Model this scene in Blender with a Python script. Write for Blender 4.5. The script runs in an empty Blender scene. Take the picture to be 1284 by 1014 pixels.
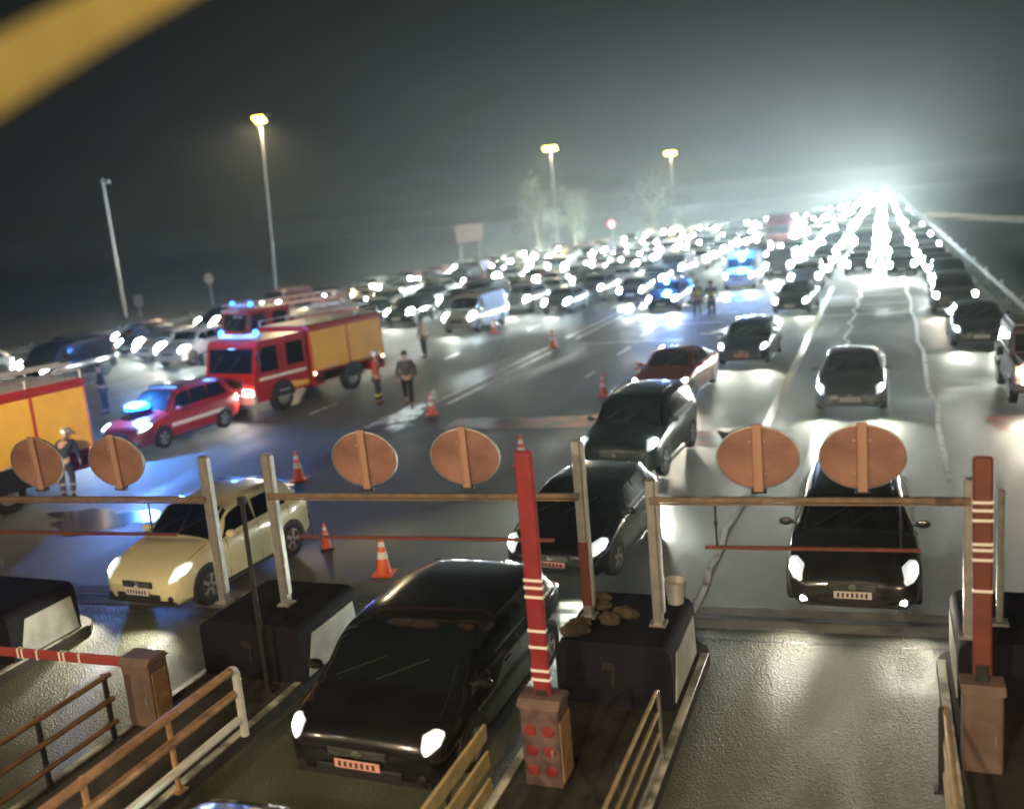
import bpy, math, random
from mathutils import Vector, Matrix
R = math.radians
random.seed(7)
sc = bpy.context.scene
C = sc.collection

# ---------------------------------------------------------------- camera
CAMH = 6.0
HAZE = .0004
CANOPY = 1100
FPX, PW, PH = 1200.0, 1284.0, 1014.0
def _axes():
    y = Vector((1107-642, 229-507, FPX)).normalized()
    a = 1190-642
    ny = -(y.x*a + y.z*FPX)/y.y
    z = -Vector((a, ny, FPX)).normalized()
    x = y.cross(z)
    return x, y, z
AX, AY, AZ = _axes()
M3 = Matrix((AX, AY, AZ))              # camera (right, down, forward) -> world
cam_d = bpy.data.cameras.new('camera')
cam = bpy.data.objects.new('camera', cam_d); C.objects.link(cam)
mw = (M3 @ Matrix(((1,0,0),(0,-1,0),(0,0,-1)))).to_4x4()
mw.translation = Vector((0,0,CAMH))
cam.matrix_world = mw
cam_d.sensor_width = 36; cam_d.lens = 36*FPX/PW
cam_d.clip_start = .05; cam_d.clip_end = 4000
cam_d.dof.use_dof = True; cam_d.dof.focus_distance = 13.0
cam_d.dof.aperture_fstop = 0.47
sc.camera = cam

def P(px, py, z=0.0):
    d = M3 @ Vector((px-642, py-507, FPX))
    return Vector((0,0,CAMH)) + d*((z-CAMH)/d.z)
def PY(px, py, y):
    d = M3 @ Vector((px-642, py-507, FPX))
    return Vector((0,0,CAMH)) + d*(y/d.y)

# ---------------------------------------------------------------- world, exposure
w = bpy.data.worlds.new('World'); sc.world = w; w.use_nodes = True
nt = w.node_tree
bg = nt.nodes['Background']
bg.inputs[0].default_value = (.60,.64,.62,1); bg.inputs[1].default_value = .0032
sc.view_settings.view_transform = 'Standard'; sc.view_settings.look = 'None'
sc.view_settings.exposure = 2.0; sc.view_settings.gamma = 1
sc.cycles.use_denoising = True
sc.cycles.volume_bounces = 0
sc.cycles.max_bounces = 5; sc.cycles.diffuse_bounces = 2; sc.cycles.glossy_bounces = 3
sc.cycles.sample_clamp_indirect = 4
sc.cycles.filter_width = 1.9
sc.cycles.use_light_tree = True

# ---------------------------------------------------------------- materials
MATS = {}
def mat(name, col, rough=.6, metal=0.0, emit=None, es=0, coat=0.0, nscale=0, namt=0, bump=0, bscale=40, rvar=0, spec=.5):
    if name in MATS: return MATS[name]
    m = bpy.data.materials.new(name); m.use_nodes = True
    t = m.node_tree; b = t.nodes['Principled BSDF']
    b.inputs['Base Color'].default_value = (*col, 1)
    b.inputs['Roughness'].default_value = rough
    b.inputs['Metallic'].default_value = metal
    b.inputs['Coat Weight'].default_value = coat
    b.inputs['Coat Roughness'].default_value = .08
    b.inputs['Specular IOR Level'].default_value = spec
    if emit:
        b.inputs['Emission Color'].default_value = (*emit, 1); b.inputs['Emission Strength'].default_value = es
    if namt or bump or rvar:
        tc = t.nodes.new('ShaderNodeTexCoord')
        if namt:
            n = t.nodes.new('ShaderNodeTexNoise'); n.inputs['Scale'].default_value = nscale; n.inputs['Detail'].default_value = 6
            t.links.new(tc.outputs['Object'], n.inputs['Vector'])
            r = t.nodes.new('ShaderNodeMapRange'); r.inputs['From Min'].default_value=.3; r.inputs['From Max'].default_value=.7
            r.inputs['To Min'].default_value = 1-namt; r.inputs['To Max'].default_value = 1+namt
            t.links.new(n.outputs['Fac'], r.inputs['Value'])
            mx = t.nodes.new('ShaderNodeVectorMath'); mx.operation = 'SCALE'; mx.inputs[0].default_value = col
            t.links.new(r.outputs['Result'], mx.inputs['Scale']); t.links.new(mx.outputs['Vector'], b.inputs['Base Color'])
            if rvar:
                r2 = t.nodes.new('ShaderNodeMapRange'); r2.inputs['To Min'].default_value = rough-rvar; r2.inputs['To Max'].default_value = rough+rvar
                t.links.new(n.outputs['Fac'], r2.inputs['Value']); t.links.new(r2.outputs['Result'], b.inputs['Roughness'])
        if bump:
            n2 = t.nodes.new('ShaderNodeTexNoise'); n2.inputs['Scale'].default_value = bscale; n2.inputs['Detail'].default_value = 4
            t.links.new(tc.outputs['Object'], n2.inputs['Vector'])
            bp = t.nodes.new('ShaderNodeBump'); bp.inputs['Strength'].default_value = bump; bp.inputs['Distance'].default_value = .02
            t.links.new(n2.outputs['Fac'], bp.inputs['Height']); t.links.new(bp.outputs['Normal'], b.inputs['Normal'])
    MATS[name] = m
    return m

def asphalt(name, c1, c2, r_wet, r_dry, wet_lo, wet_hi, agg=60, bump=.35, patch=.12):
    """wet road: aggregate speckle, worn tracks, puddled patches of lower roughness"""
    m = bpy.data.materials.new(name); m.use_nodes = True
    t = m.node_tree; b = t.nodes['Principled BSDF']; N = t.nodes.new; L = t.links.new
    tc = N('ShaderNodeTexCoord')
    big = N('ShaderNodeTexNoise'); big.inputs['Scale'].default_value = patch; big.inputs['Detail'].default_value = 7; big.inputs['Distortion'].default_value = .6
    mp = N('ShaderNodeMapping'); mp.inputs['Scale'].default_value = (2.2, .7, 1)
    L(tc.outputs['Object'], mp.inputs['Vector']); L(mp.outputs['Vector'], big.inputs['Vector'])
    fine = N('ShaderNodeTexNoise'); fine.inputs['Scale'].default_value = agg; fine.inputs['Detail'].default_value = 3
    L(tc.outputs['Object'], fine.inputs['Vector'])
    vor = N('ShaderNodeTexVoronoi'); vor.inputs['Scale'].default_value = agg*1.5
    L(tc.outputs['Object'], vor.inputs['Vector'])
    cr = N('ShaderNodeMapRange'); cr.inputs['From Min'].default_value=.3; cr.inputs['From Max'].default_value=.7
    ad = N('ShaderNodeMath'); ad.operation='MULTIPLY_ADD'; ad.inputs[1].default_value=.5
    L(fine.outputs['Fac'], ad.inputs[0])
    hf = N('ShaderNodeMath'); hf.operation='MULTIPLY'; hf.inputs[1].default_value=.5
    L(big.outputs['Fac'], hf.inputs[0]); L(hf.outputs[0], ad.inputs[2]); L(ad.outputs[0], cr.inputs['Value'])
    mx = N('ShaderNodeMix'); mx.data_type='RGBA'
    mx.inputs['A'].default_value=(*c1,1); mx.inputs['B'].default_value=(*c2,1)
    L(cr.outputs['Result'], mx.inputs['Factor']); L(mx.outputs['Result'], b.inputs['Base Color'])
    wr = N('ShaderNodeMapRange'); wr.inputs['From Min'].default_value=wet_lo; wr.inputs['From Max'].default_value=wet_hi
    wr.inputs['To Min'].default_value=r_wet; wr.inputs['To Max'].default_value=r_dry
    L(big.outputs['Fac'], wr.inputs['Value']); L(wr.outputs['Result'], b.inputs['Roughness'])
    bs = N('ShaderNodeMapRange'); bs.inputs['From Min'].default_value=wet_lo; bs.inputs['From Max'].default_value=wet_hi
    bs.inputs['To Min'].default_value=bump*.25; bs.inputs['To Max'].default_value=bump
    L(big.outputs['Fac'], bs.inputs['Value'])
    bp = N('ShaderNodeBump'); bp.inputs['Distance'].default_value=.02
    L(bs.outputs['Result'], bp.inputs['Strength']); L(vor.outputs['Distance'], bp.inputs['Height']); L(bp.outputs['Normal'], b.inputs['Normal'])
    MATS[name] = m
    return m

def paint_worn(name, col, under, amt=.5, scale=6):
    m = bpy.data.materials.new(name); m.use_nodes = True
    t = m.node_tree; b = t.nodes['Principled BSDF']; N = t.nodes.new; L = t.links.new
    tc = N('ShaderNodeTexCoord'); n = N('ShaderNodeTexNoise'); n.inputs['Scale'].default_value=scale; n.inputs['Detail'].default_value=8
    L(tc.outputs['Object'], n.inputs['Vector'])
    r = N('ShaderNodeMapRange'); r.inputs['From Min'].default_value=amt-.08; r.inputs['From Max'].default_value=amt+.08
    L(n.outputs['Fac'], r.inputs['Value'])
    mx = N('ShaderNodeMix'); mx.data_type='RGBA'; mx.inputs['A'].default_value=(*col,1); mx.inputs['B'].default_value=(*under,1)
    L(r.outputs['Result'], mx.inputs['Factor']); L(mx.outputs['Result'], b.inputs['Base Color'])
    b.inputs['Roughness'].default_value=.35
    MATS[name]=m
    return m

road_m = asphalt('wet_asphalt', (.062,.067,.048), (.130,.136,.100), .40, .68, .36, .56, agg=40, bump=.9)
lane_m = asphalt('lane_concrete', (.036,.042,.024), (.090,.100,.058), .40, .66, .35, .62, agg=26, bump=1.0, patch=.5)
grass_m = mat('verge_grass', (.03,.035,.02), .95, nscale=.6, namt=.5, bump=.6, bscale=4)
yel_line = paint_worn('pale_yellow_paint', (.70,.66,.42), (.09,.09,.08), .60, 5)
wht_line = paint_worn('white_paint', (.72,.74,.72), (.09,.09,.08), .60, 2.6)
red_band = paint_worn('red_paint', (.34,.09,.06), (.08,.08,.075), .52, 1.2)
concrete = mat('concrete', (.20,.20,.18), .8, nscale=2.5, namt=.3, bump=.3, bscale=25)
dconcrete = mat('dark_concrete', (.075,.072,.07), .75, nscale=2, namt=.35, bump=.3, bscale=20)
steel = mat('galvanised_steel', (.42,.42,.40), .42, .7, nscale=9, namt=.18, bump=.05, bscale=60)
sodium_steel = mat('sodium_lit_steel', (.42,.25,.13), .5, .35, nscale=7, namt=.35, bump=.1, bscale=30)  # steel with the orange lamp light put into its colour
olive_board = mat('olive_board', (.36,.30,.15), .6, nscale=5, namt=.25)
dark_metal = mat('dark_metal', (.05,.05,.052), .45, .6, nscale=6, namt=.2)
red_m = mat('boom_red', (.21,.022,.028), .45, nscale=4, namt=.15)
redbrown_m = mat('boom_red_faded', (.14,.04,.03), .5, nscale=4, namt=.2)
white_m = mat('white_plastic', (.75,.75,.72), .4)
rubber = mat('tyre_rubber', (.015,.015,.016), .8)
rim_m = mat('rim_alloy', (.55,.56,.58), .3, .9)
glass_m = mat('car_glass', (.008,.011,.013), .10, 0, coat=.4, spec=.6)
trim_m = mat('black_trim', (.018,.018,.02), .5)
chrome = mat('chrome', (.6,.6,.6), .15, 1)
plate_m = mat('number_plate_white', (.62,.58,.55), .4)
plate_red = mat('number_plate_rosy', (.62,.32,.28), .4)
char_m = mat('plate_ink', (.05,.03,.03), .6)
head_m = mat('headlight_white', (.8,.8,.8), .2, emit=(.90,1.0,.97), es=32)
head_w = mat('headlight_warm', (.8,.8,.8), .2, emit=(1.0,.93,.80), es=20)
head_c = mat('headlight_cool', (.8,.8,.8), .2, emit=(.78,.96,1.0), es=26)
mid_m = mat('headlight_mid_white', (.8,.8,.8), .2, emit=(.90,1.0,.97), es=130)
mid_c = mat('headlight_mid_cool', (.8,.8,.8), .2, emit=(.78,.97,1.0), es=100)
mass_m = mat('headlight_mass_white', (.8,.8,.8), .2, emit=(.92,1.0,.96), es=120)
lens_m = mat('headlight_lens', (.7,.72,.74), .12, emit=(.85,.97,1.0), es=.16, coat=.8)
far_m = mat('headlight_far_white', (.8,.8,.8), .2, emit=(.90,1.0,.97), es=330)
far_c = mat('headlight_far_cool', (.8,.8,.8), .2, emit=(.78,.97,1.0), es=350)
tail_m = mat('tail_red', (.5,.02,.02), .25, emit=(1,.06,.03), es=.8)
tail_off = mat('tail_lens', (.28,.02,.02), .25)
fog_m = mat('fog_lens', (.7,.72,.7), .2, emit=(.9,.97,1), es=6)
blue_m = mat('beacon_blue', (.05,.15,.8), .2, emit=(.006,.05,.6), es=14)
blue_hot = mat('beacon_blue_flash', (.2,.5,.9), .2, emit=(.004,.11,1.0), es=14)
sodium_m = mat('sodium_lamp', (1,.85,.5), .3, emit=(1,.66,.05), es=9)

PAINTS = {
 'black': mat('paint_black', (.010,.011,.013), .22, .2, coat=1, nscale=3, namt=.2),
 'charcoal': mat('paint_charcoal', (.035,.037,.04), .28, .4, coat=1, nscale=3, namt=.2),
 'grey': mat('paint_grey', (.14,.145,.15), .3, .5, coat=.8, nscale=3, namt=.12),
 'silver': mat('paint_silver', (.42,.43,.44), .3, .6, coat=.8, nscale=3, namt=.1),
 'white': mat('paint_white', (.68,.69,.68), .3, 0, coat=.8, nscale=3, namt=.06),
 'dark green': mat('paint_dark_green', (.010,.024,.020), .28, .3, coat=1, nscale=3, namt=.2),
 'dark blue': mat('paint_dark_blue', (.015,.022,.06), .28, .3, coat=1, nscale=3, namt=.2),
 'red': mat('paint_red', (.42,.022,.02), .28, .1, coat=1, nscale=3, namt=.12),
 'fire red': mat('paint_fire_red', (.36,.018,.016), .3, 0, coat=.8, nscale=3, namt=.12),
 'yellow': mat('paint_yellow', (.70,.66,.42), .32, 0, coat=.8, nscale=3, namt=.06),
 'beige': mat('paint_beige', (.36,.31,.22), .3, .3, coat=.8, nscale=3, namt=.1),
 'burgundy': mat('paint_burgundy', (.11,.015,.02), .28, .3, coat=1, nscale=3, namt=.15),
}

# ---------------------------------------------------------------- mesh builder
class MB:
    def __init__(s): s.v=[]; s.f=[]; s.mi=[]; s.m=0
    def add(s, vs, fs):
        o=len(s.v); s.v += [tuple(v) for v in vs]
        for f in fs: s.f.append(tuple(i+o for i in f)); s.mi.append(s.m)
    def box(s, c, d, rot=None, bev=0, taper=(1,1)):
        hx,hy,hz = d[0]/2,d[1]/2,d[2]/2
        if bev and min(d)>2.2*bev:
            vs=[];idx={}
            for sx in (-1,1):
                for sy in (-1,1):
                    for sz in (-1,1):
                        for ax in range(3):
                            p=[sx*(hx-bev),sy*(hy-bev),sz*(hz-bev)]
                            p[ax]=(sx*hx,sy*hy,sz*hz)[ax]
                            idx[(sx,sy,sz,ax)]=len(vs); vs.append(Vector(p))
            fs=[]
            for ax in range(3):
                a,b=[i for i in range(3) if i!=ax]
                for sg in (-1,1):
                    q=[]
                    for (u,v) in ((-1,-1),(1,-1),(1,1),(-1,1)):
                        k=[0,0,0]; k[ax]=sg;k[a]=u;k[b]=v; q.append(idx[(*k,ax)])
                    fs.append(q)
            for ax in range(3):   # edges along ax
                a,b=[i for i in range(3) if i!=ax]
                for u in (-1,1):
                    for v in (-1,1):
                        k0=[0,0,0];k0[ax]=-1;k0[a]=u;k0[b]=v;k1=list(k0);k1[ax]=1
                        fs.append([idx[(*k0,a)],idx[(*k0,b)],idx[(*k1,b)],idx[(*k1,a)]])
            for sx in (-1,1):
                for sy in (-1,1):
                    for sz in (-1,1): fs.append([idx[(sx,sy,sz,i)] for i in range(3)])
        else:
            vs=[Vector((x*hx,y*hy,z*hz)) for z in (-1,1) for y in (-1,1) for x in (-1,1)]
            fs=[(0,2,3,1),(4,5,7,6),(0,1,5,4),(2,6,7,3),(0,4,6,2),(1,3,7,5)]
        if taper!=(1,1):
            for v in vs:
                if v.z>0: v.x*=taper[0]; v.y*=taper[1]
        if rot is not None: vs=[rot@v for v in vs]
        s.add([v+Vector(c) for v in vs], fs); return s
    def cyl(s, a, b, r0, r1=None, n=12, cap=True):
        a=Vector(a);b=Vector(b); r1=r0 if r1 is None else r1
        d=(b-a).normalized(); u=d.orthogonal().normalized(); v=d.cross(u)
        vs=[]
        for p,r in ((a,r0),(b,r1)):
            for i in range(n):
                t=2*math.pi*i/n; vs.append(p+u*(r*math.cos(t))+v*(r*math.sin(t)))
        fs=[(i,(i+1)%n,n+(i+1)%n,n+i) for i in range(n)]
        if cap: fs += [tuple(range(n-1,-1,-1)), tuple(range(n,2*n))]
        s.add(vs,fs); return s
    def lathe(s, prof, n=16, axis='Z', c=(0,0,0), closed=False):
        vs=[]
        for (r,z) in prof:
            for i in range(n):
                t=2*math.pi*i/n
                p=(r*math.cos(t),r*math.sin(t),z)
                if axis=='X': p=(z,r*math.cos(t),r*math.sin(t))
                if axis=='Y': p=(r*math.cos(t),z,r*math.sin(t))
                vs.append(Vector(p)+Vector(c))
        m=len(prof); fs=[]
        for j in range(m-1 if not closed else m):
            k=(j+1)%m
            for i in range(n): fs.append((j*n+i,j*n+(i+1)%n,k*n+(i+1)%n,k*n+i))
        if not closed:
            fs.append(tuple(range(n-1,-1,-1))); fs.append(tuple((m-1)*n+i for i in range(n)))
        s.add(vs,fs); return s
    def prism(s, poly, lo, hi, axis='Z'):
        """poly in the two other axes; axis X: poly=(y,z); Y: (x,z); Z: (x,y)"""
        n=len(poly); vs=[]
        for h in (lo,hi):
            for (a,b) in poly:
                vs.append({'X':(h,a,b),'Y':(a,h,b),'Z':(a,b,h)}[axis])
        fs=[(i,(i+1)%n,n+(i+1)%n,n+i) for i in range(n)]+[tuple(range(n-1,-1,-1)),tuple(range(n,2*n))]
        s.add(vs,fs); return s
    def grid(s, rows):
        n=len(rows[0]); vs=[p for r in rows for p in r]
        fs=[(j*n+i,j*n+i+1,(j+1)*n+i+1,(j+1)*n+i) for j in range(len(rows)-1) for i in range(n-1)]
        s.add(vs,fs); return s
    def mesh(s, name, mats, smooth=False):
        me=bpy.data.meshes.new(name); me.from_pydata(s.v,[],s.f)
        for m in (mats if isinstance(mats,(list,tuple)) else [mats]): me.materials.append(m)
        for p,i in zip(me.polygons,s.mi): p.material_index=i
        import bmesh
        bm=bmesh.new(); bm.from_mesh(me); bmesh.ops.recalc_face_normals(bm,faces=bm.faces); 
        if smooth:
            for e in bm.edges:
                e.smooth = (len(e.link_faces)<2) or e.calc_face_angle(0)<R(38)
            for f in bm.faces: f.smooth=True
        bm.to_mesh(me); bm.free()
        me.update(); return me
    def obj(s, name, mats, parent=None, smooth=False, loc=None):
        o=bpy.data.objects.new(name, s.mesh(name,mats,smooth)); C.objects.link(o)
        if parent: o.parent=parent
        if loc is not None: o.location=loc
        return o

def thing(name, label, cat, loc=(0,0,0), rz=0, group=None):
    o=bpy.data.objects.new(name,None); C.objects.link(o); o.location=loc; o.rotation_euler=(0,0,rz)
    o.empty_display_size=.2
    o['label']=label; o['category']=cat
    if group: o['group']=group
    return o
def tag(o,label,cat,group=None):
    o['label']=label;o['category']=cat
    if group:o['group']=group
    return o
def kind(o,k): o['kind']=k; return o
def copy_tree(o, parent=None):
    c=o.copy(); C.objects.link(c); c.parent=parent
    for ch in KIDS.get(o.name, []):
        KIDS.setdefault(c.name, []).append(copy_tree(ch, c))
    return c
KIDS={}
def index_kids(root):
    KIDS[root.name]=list(root.children)
    for ch in root.children: index_kids(ch)
def lamp(name, typ, loc, power, col, parent=None, radius=.1, rot=None, spot=None, blend=.5):
    l=bpy.data.lights.new(name,typ); l.energy=power; l.color=col
    if typ in('POINT','SPOT'): l.shadow_soft_size=radius
    if typ=='AREA': l.size=radius
    if spot: l.spot_size=spot; l.spot_blend=blend
    o=bpy.data.objects.new(name,l); C.objects.link(o); o.location=loc
    if rot: o.rotation_euler=rot
    if parent: o.parent=parent
    return o
# ================================================================ setting
def sheet(name, poly, z, m, k='structure'):
    b=MB(); b.add([(x,y,z) for x,y in poly],[tuple(range(len(poly)))])
    return kind(b.obj(name,m),k)
sheet('ground', [(-700,-60),(500,-60),(500,1100),(-700,1100)], -.06, grass_m)
def left_edge(y):
    pts=[(-40,-46),(40,-50),(60,-49),(135,-44),(170,-27),(235,-12.5),(1000,-12.5)]
    for (a,b),(c,d) in zip(pts,pts[1:]):
        if a<=y<=c: return b+(d-b)*(y-a)/(c-a)
    return -12.5
ys=[-40,12,40,60,90,135,150,170,200,235,400,900]
b=MB(); b.add([(left_edge(y),y,0) for y in ys]+[(5.0,y,0) for y in reversed(ys)],[tuple(range(2*len(ys)))])
kind(b.obj('road',road_m),'structure')
# toll lanes (concrete) between camera and the drain
def gy(x, y0=11.0): return y0+.073*(x-.8)       # the toll line is a little skewed to the road
sheet('toll_lane_pavement', [(-30,-12),(5,-12),(5,gy(5,13.0)),(-30,gy(-30,13.0))], .004, lane_m)
# drain: two concrete strips and a dark slot
for off,wd,z,m,nm in ((13.0,.30,.010,concrete,'concrete_strip'),(13.34,.10,.012,dark_metal,'drain_slot'),(13.48,.26,.010,concrete,'concrete_strip'),(12.62,.05,.009,dark_metal,'pavement_joint')):
    sheet(nm,[(-24,gy(-24,off)),(5,gy(5,off)),(5,gy(5,off)+wd),(-24,gy(-24,off)+wd)],z,m)

def stripe(name, pts, wd, m, z=.005, wig=0, seg=1.0):
    """ribbon along pts in road plane"""
    P_=[]
    for (a,b_) in zip(pts,pts[1:]):
        a=Vector((*a,0));b2=Vector((*b_,0)); n=max(1,int((b2-a).length/seg))
        for i in range(n): P_.append(a.lerp(b2,i/n))
    P_.append(Vector((*pts[-1],0)))
    bb=MB(); rows=[]
    for i,p in enumerate(P_):
        q=P_[min(i+1,len(P_)-1)]-P_[max(i-1,0)]; n=Vector((-q.y,q.x,0)).normalized()
        o=wig*(math.sin(i*1.7)+.6*math.sin(i*3.1+1)) if wig else 0
        rows.append([p+n*(o-wd/2)+Vector((0,0,z)), p+n*(o+wd/2)+Vector((0,0,z))])
    bb.grid(rows); return kind(bb.obj(name,m),'structure')
stripe('lane_line',[(-2.95,23.5),(-2.95,62)],.24,yel_line)
stripe('lane_line',[(1.22,20.5),(1.22,130)],.13,wht_line,wig=.06,seg=2.3)
stripe('lane_line',[(-2.62,9.0),(-2.70,13.5),(-2.75,17.5),(-2.55,20.2)],.09,wht_line,wig=.03,seg=.5,z=.014)
stripe('lane_line',[(-1.5,36),(-1.2,60)],.08,wht_line,wig=.12,seg=1.1)
for y0,y1 in ((28.6,33.4),(34.4,40.2),(43.5,52),(53,60)):
    stripe('lane_line',[(-13.75,y0),(-13.75+.01*(y1-y0),y1)],.16,wht_line)
    stripe('lane_line',[(-14.35,y0+.3),(-14.3,y1+.6)],.14,wht_line)
for x,y0,y1 in ((-10.3,38,40.2),(-10.6,43.5,47.5),(-18.4,38.5,40.2),(-17.7,47.5,50),(-10.2,33,34.2),(-17.9,53,56),(-22.6,24.5,26.2),(-22.4,29,30.5),(-18.3,27.2,29),(-9.0,50,55),(-6.8,42,46)):
    stripe('lane_dash',[(x,y0),(x,y1)],.15,wht_line)
for (a,b_) in ((( -12.9,41.6),(-8.3,41.8)),((-12.4,47.4),(-7.4,47.4)),((-11,51.3),(-7.2,51.4)),((-3.6,52),(1.0,52.2)),((-3.0,56),(1.0,56.2)),((-3.0,48),(1.0,48.1))):
    stripe('cross_line',[a,b_],.16,wht_line)
for (xa,xb,y) in ((-12.3,-7.4,25.6),(-4.0,-2.9,24.2),(-7.2,-3.2,23.6),(2.4,5.0,25.4)):
    stripe('red_band',[(xa,y),(xb,y+.4)],1.5,red_band,z=.004)

stain=paint_worn('oil_stain',(.062,.068,.052),(.10,.112,.08),.52,2.2)
for x in (-1.55,.0): stripe('tyre_track',[(x,20),(x-.05,34)],.32,paint_worn('tyre_track',(.05,.052,.048),(.095,.10,.088),.5,1.5),z=.0045,wig=.02)
for k,(x0,y0,x1,y1) in enumerate(((-1.9,15.2,.9,16.0),(-4.4,21,-2.4,22.4),(-9.4,17.2,-7.6,22),(-12,21,-9.8,30),(-8,38,-5.5,44),(-1.0,30,.6,33),(-15,36,-17.5,44))):
    n_=7; rk=random.Random(k); stripe('tar_seam',[(x0+(x1-x0)*i/n_+rk.uniform(-.15,.15),y0+(y1-y0)*i/n_+rk.uniform(-.15,.15)) for i in range(n_+1)],.05,mat('tar',(.02,.02,.02),.35),z=.0055)
# wet foam patch and puddles on the plaza
foam=mat('wet_foam',(.40,.48,.46),.25,nscale=3,namt=.5,bump=.8,bscale=9)
def blob(name,cx,cy,rx,ry,m,z=.008,seed=0,k='structure'):
    rnd=random.Random(seed); n=28
    pts=[]
    for i in range(n):
        t=2*math.pi*i/n; r=1+.28*math.sin(3*t+seed)+.16*math.sin(7*t+seed*2)+rnd.uniform(-.08,.08)
        pts.append((cx+rx*r*math.cos(t),cy+ry*r*math.sin(t)))
    return sheet(name,pts,z,m,k)
blob('foam_spill',-14.6,26.9,.55,1.5,foam,seed=2)
blob('foam_spill',-13.9,25.2,.4,.5,foam,seed=5,z=.009)
puddle=mat('puddle_water',(.03,.032,.034),.26,nscale=2,namt=.2,bump=.04,bscale=5,spec=.8)
for i,(x,y,rx,ry) in enumerate(((-16.8,16.2,1.5,.8),(-15.0,19.2,1.1,.6),(-13,57,2.5,2.0),(-10,59,2,2.4),(-6.5,44,1.0,1.6))):
    blob('puddle',x,y,rx,ry,puddle,seed=i,z=.006+.0005*i)

# toll islands: low kerbed slabs
ISL=[(-16.0,-12.0),(-8.95,-7.3),(-3.85,-2.2),(.55,2.5)]
kerb_w=paint_worn('kerb_paint',(.45,.45,.38),(.12,.12,.10),.5,3)
for i,(x0,x1) in enumerate(ISL):
    y1=gy((x0+x1)/2,12.0)
    bb=MB(); n=8
    poly=[(x0,-10),(x1,-10),(x1,y1)]+[((x0+x1)/2+(x1-x0)/2*math.cos(R(180*k/n)),y1+.5*math.sin(R(180*k/n))) for k in range(1,n)]+[(x0,y1)]
    bb.prism(poly,0,.15)
    o=bb.obj('toll_island',mat('island_dark',(.035,.032,.028),.85,nscale=2,namt=.4,bump=.3,bscale=18,spec=.2)); kind(o,'structure')
    for x in (x0+.05,x1-.05):
        kb=MB(); kb.box((x,(y1-10)/2-.0,.165),(.10,y1+9.9,.025),bev=.004); kind(kb.obj('island_kerb',kerb_w),'structure')

# impact blocks at the noses
blk_m=mat('block_dark',(.012,.0125,.018),.8,spec=.12,nscale=1.5,namt=.35,bump=.2,bscale=12)
blk_lit_side=mat('block_lit_side',(.36,.38,.34),.55,nscale=2.5,namt=.3,bump=.2,bscale=12)  # pale sides: headlight glow on the block painted into the colour
def block(x0,x1,y,label,debris=False,dep=1.5):
    t=thing('crash_block',label,'barrier block',((x0+x1)/2,y,.15),group='crash blocks on the toll island noses')
    w_=x1-x0; h=.80
    b=MB(); n=6; r=.16
    prof=[(-w_/2,0),(w_/2,0),(w_/2,h-r)]+[(w_/2-r+r*math.sin(R(90*k/n)) if False else w_/2-r+r*math.cos(R(90*k/n)),h-r+r*math.sin(R(90*k/n))) for k in range(1,n+1)]
    prof+=[(-w_/2+r-r*math.sin(R(90*k/n)),h-r+r*math.cos(R(90*k/n))) for k in range(0,n+1)]
    b.prism(prof,0,dep,'Y'); b.obj('block_body',blk_m,t,smooth=True)
    for sx in (-1,1):
        s=MB(); s.prism([(.12,.05),(dep-.05,.05),(dep-.12,h-.2),(.3,h-.2)],sx*(w_/2),sx*(w_/2+.012),'X'); s.obj('lit_side',blk_lit_side,t)
    s=MB(); s.box((-.05,-.006,h*.62),(.16,.012,.10),bev=.004); s.box((.0,-.006,h*.42),(.03,.012,.22)); s.obj('block_mark',dark_metal,t)
    if debris:
        for k in range(6):
            d=MB(); rr=random.Random(k+3); cx,cy=rr.uniform(-.5,.12)*w_,.18+.2*k; rows=[]
            for a in range(9):
                th=math.pi*a/8; row=[]
                for q in range(15):
                    ph=2*math.pi*(q%14)/14; r_=1+.22*math.sin(2*ph+k)*math.sin(th)+.14*math.sin(5*ph+k*2+th*3)
                    row.append((cx+.17*r_*math.sin(th)*math.cos(ph+k),cy+.11*r_*math.sin(th)*math.sin(ph+k),h+.045+.075*r_*math.cos(th)))
                rows.append(row)
            d.grid(rows); d.obj('sandbag',mat('sandbag_cloth',(.055,.04,.028),.95,nscale=9,namt=.4,bump=.5,bscale=30),t,smooth=True)
    return t
block(-16.0,-12.05,9.5,'long pale lit crash block at the far left edge of the toll lanes',dep=1.3)
block(-8.85,-7.25,9.85,'dark blue crash block below the two leaning grey posts, left of the black people carrier')
block(-3.78,-2.36,10.15,'dark crash block topped with sandbags between the black car lane and the empty lane',True)
block(.72,2.45,10.9,'dark crash block behind the faded red raised barrier at the right edge')
# bucket on the block
b=MB(); b.lathe([(.10,0),(.14,.30),(.15,.31),(.135,.30),(.095,.02)],18,closed=True)
bk=b.obj('bucket',mat('bucket_grey_white',(.42,.42,.40),.5),smooth=True,loc=(-2.55,11.45,.95)); tag(bk,'small white bucket on the sandbagged crash block beside the empty lane','bucket')

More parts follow.
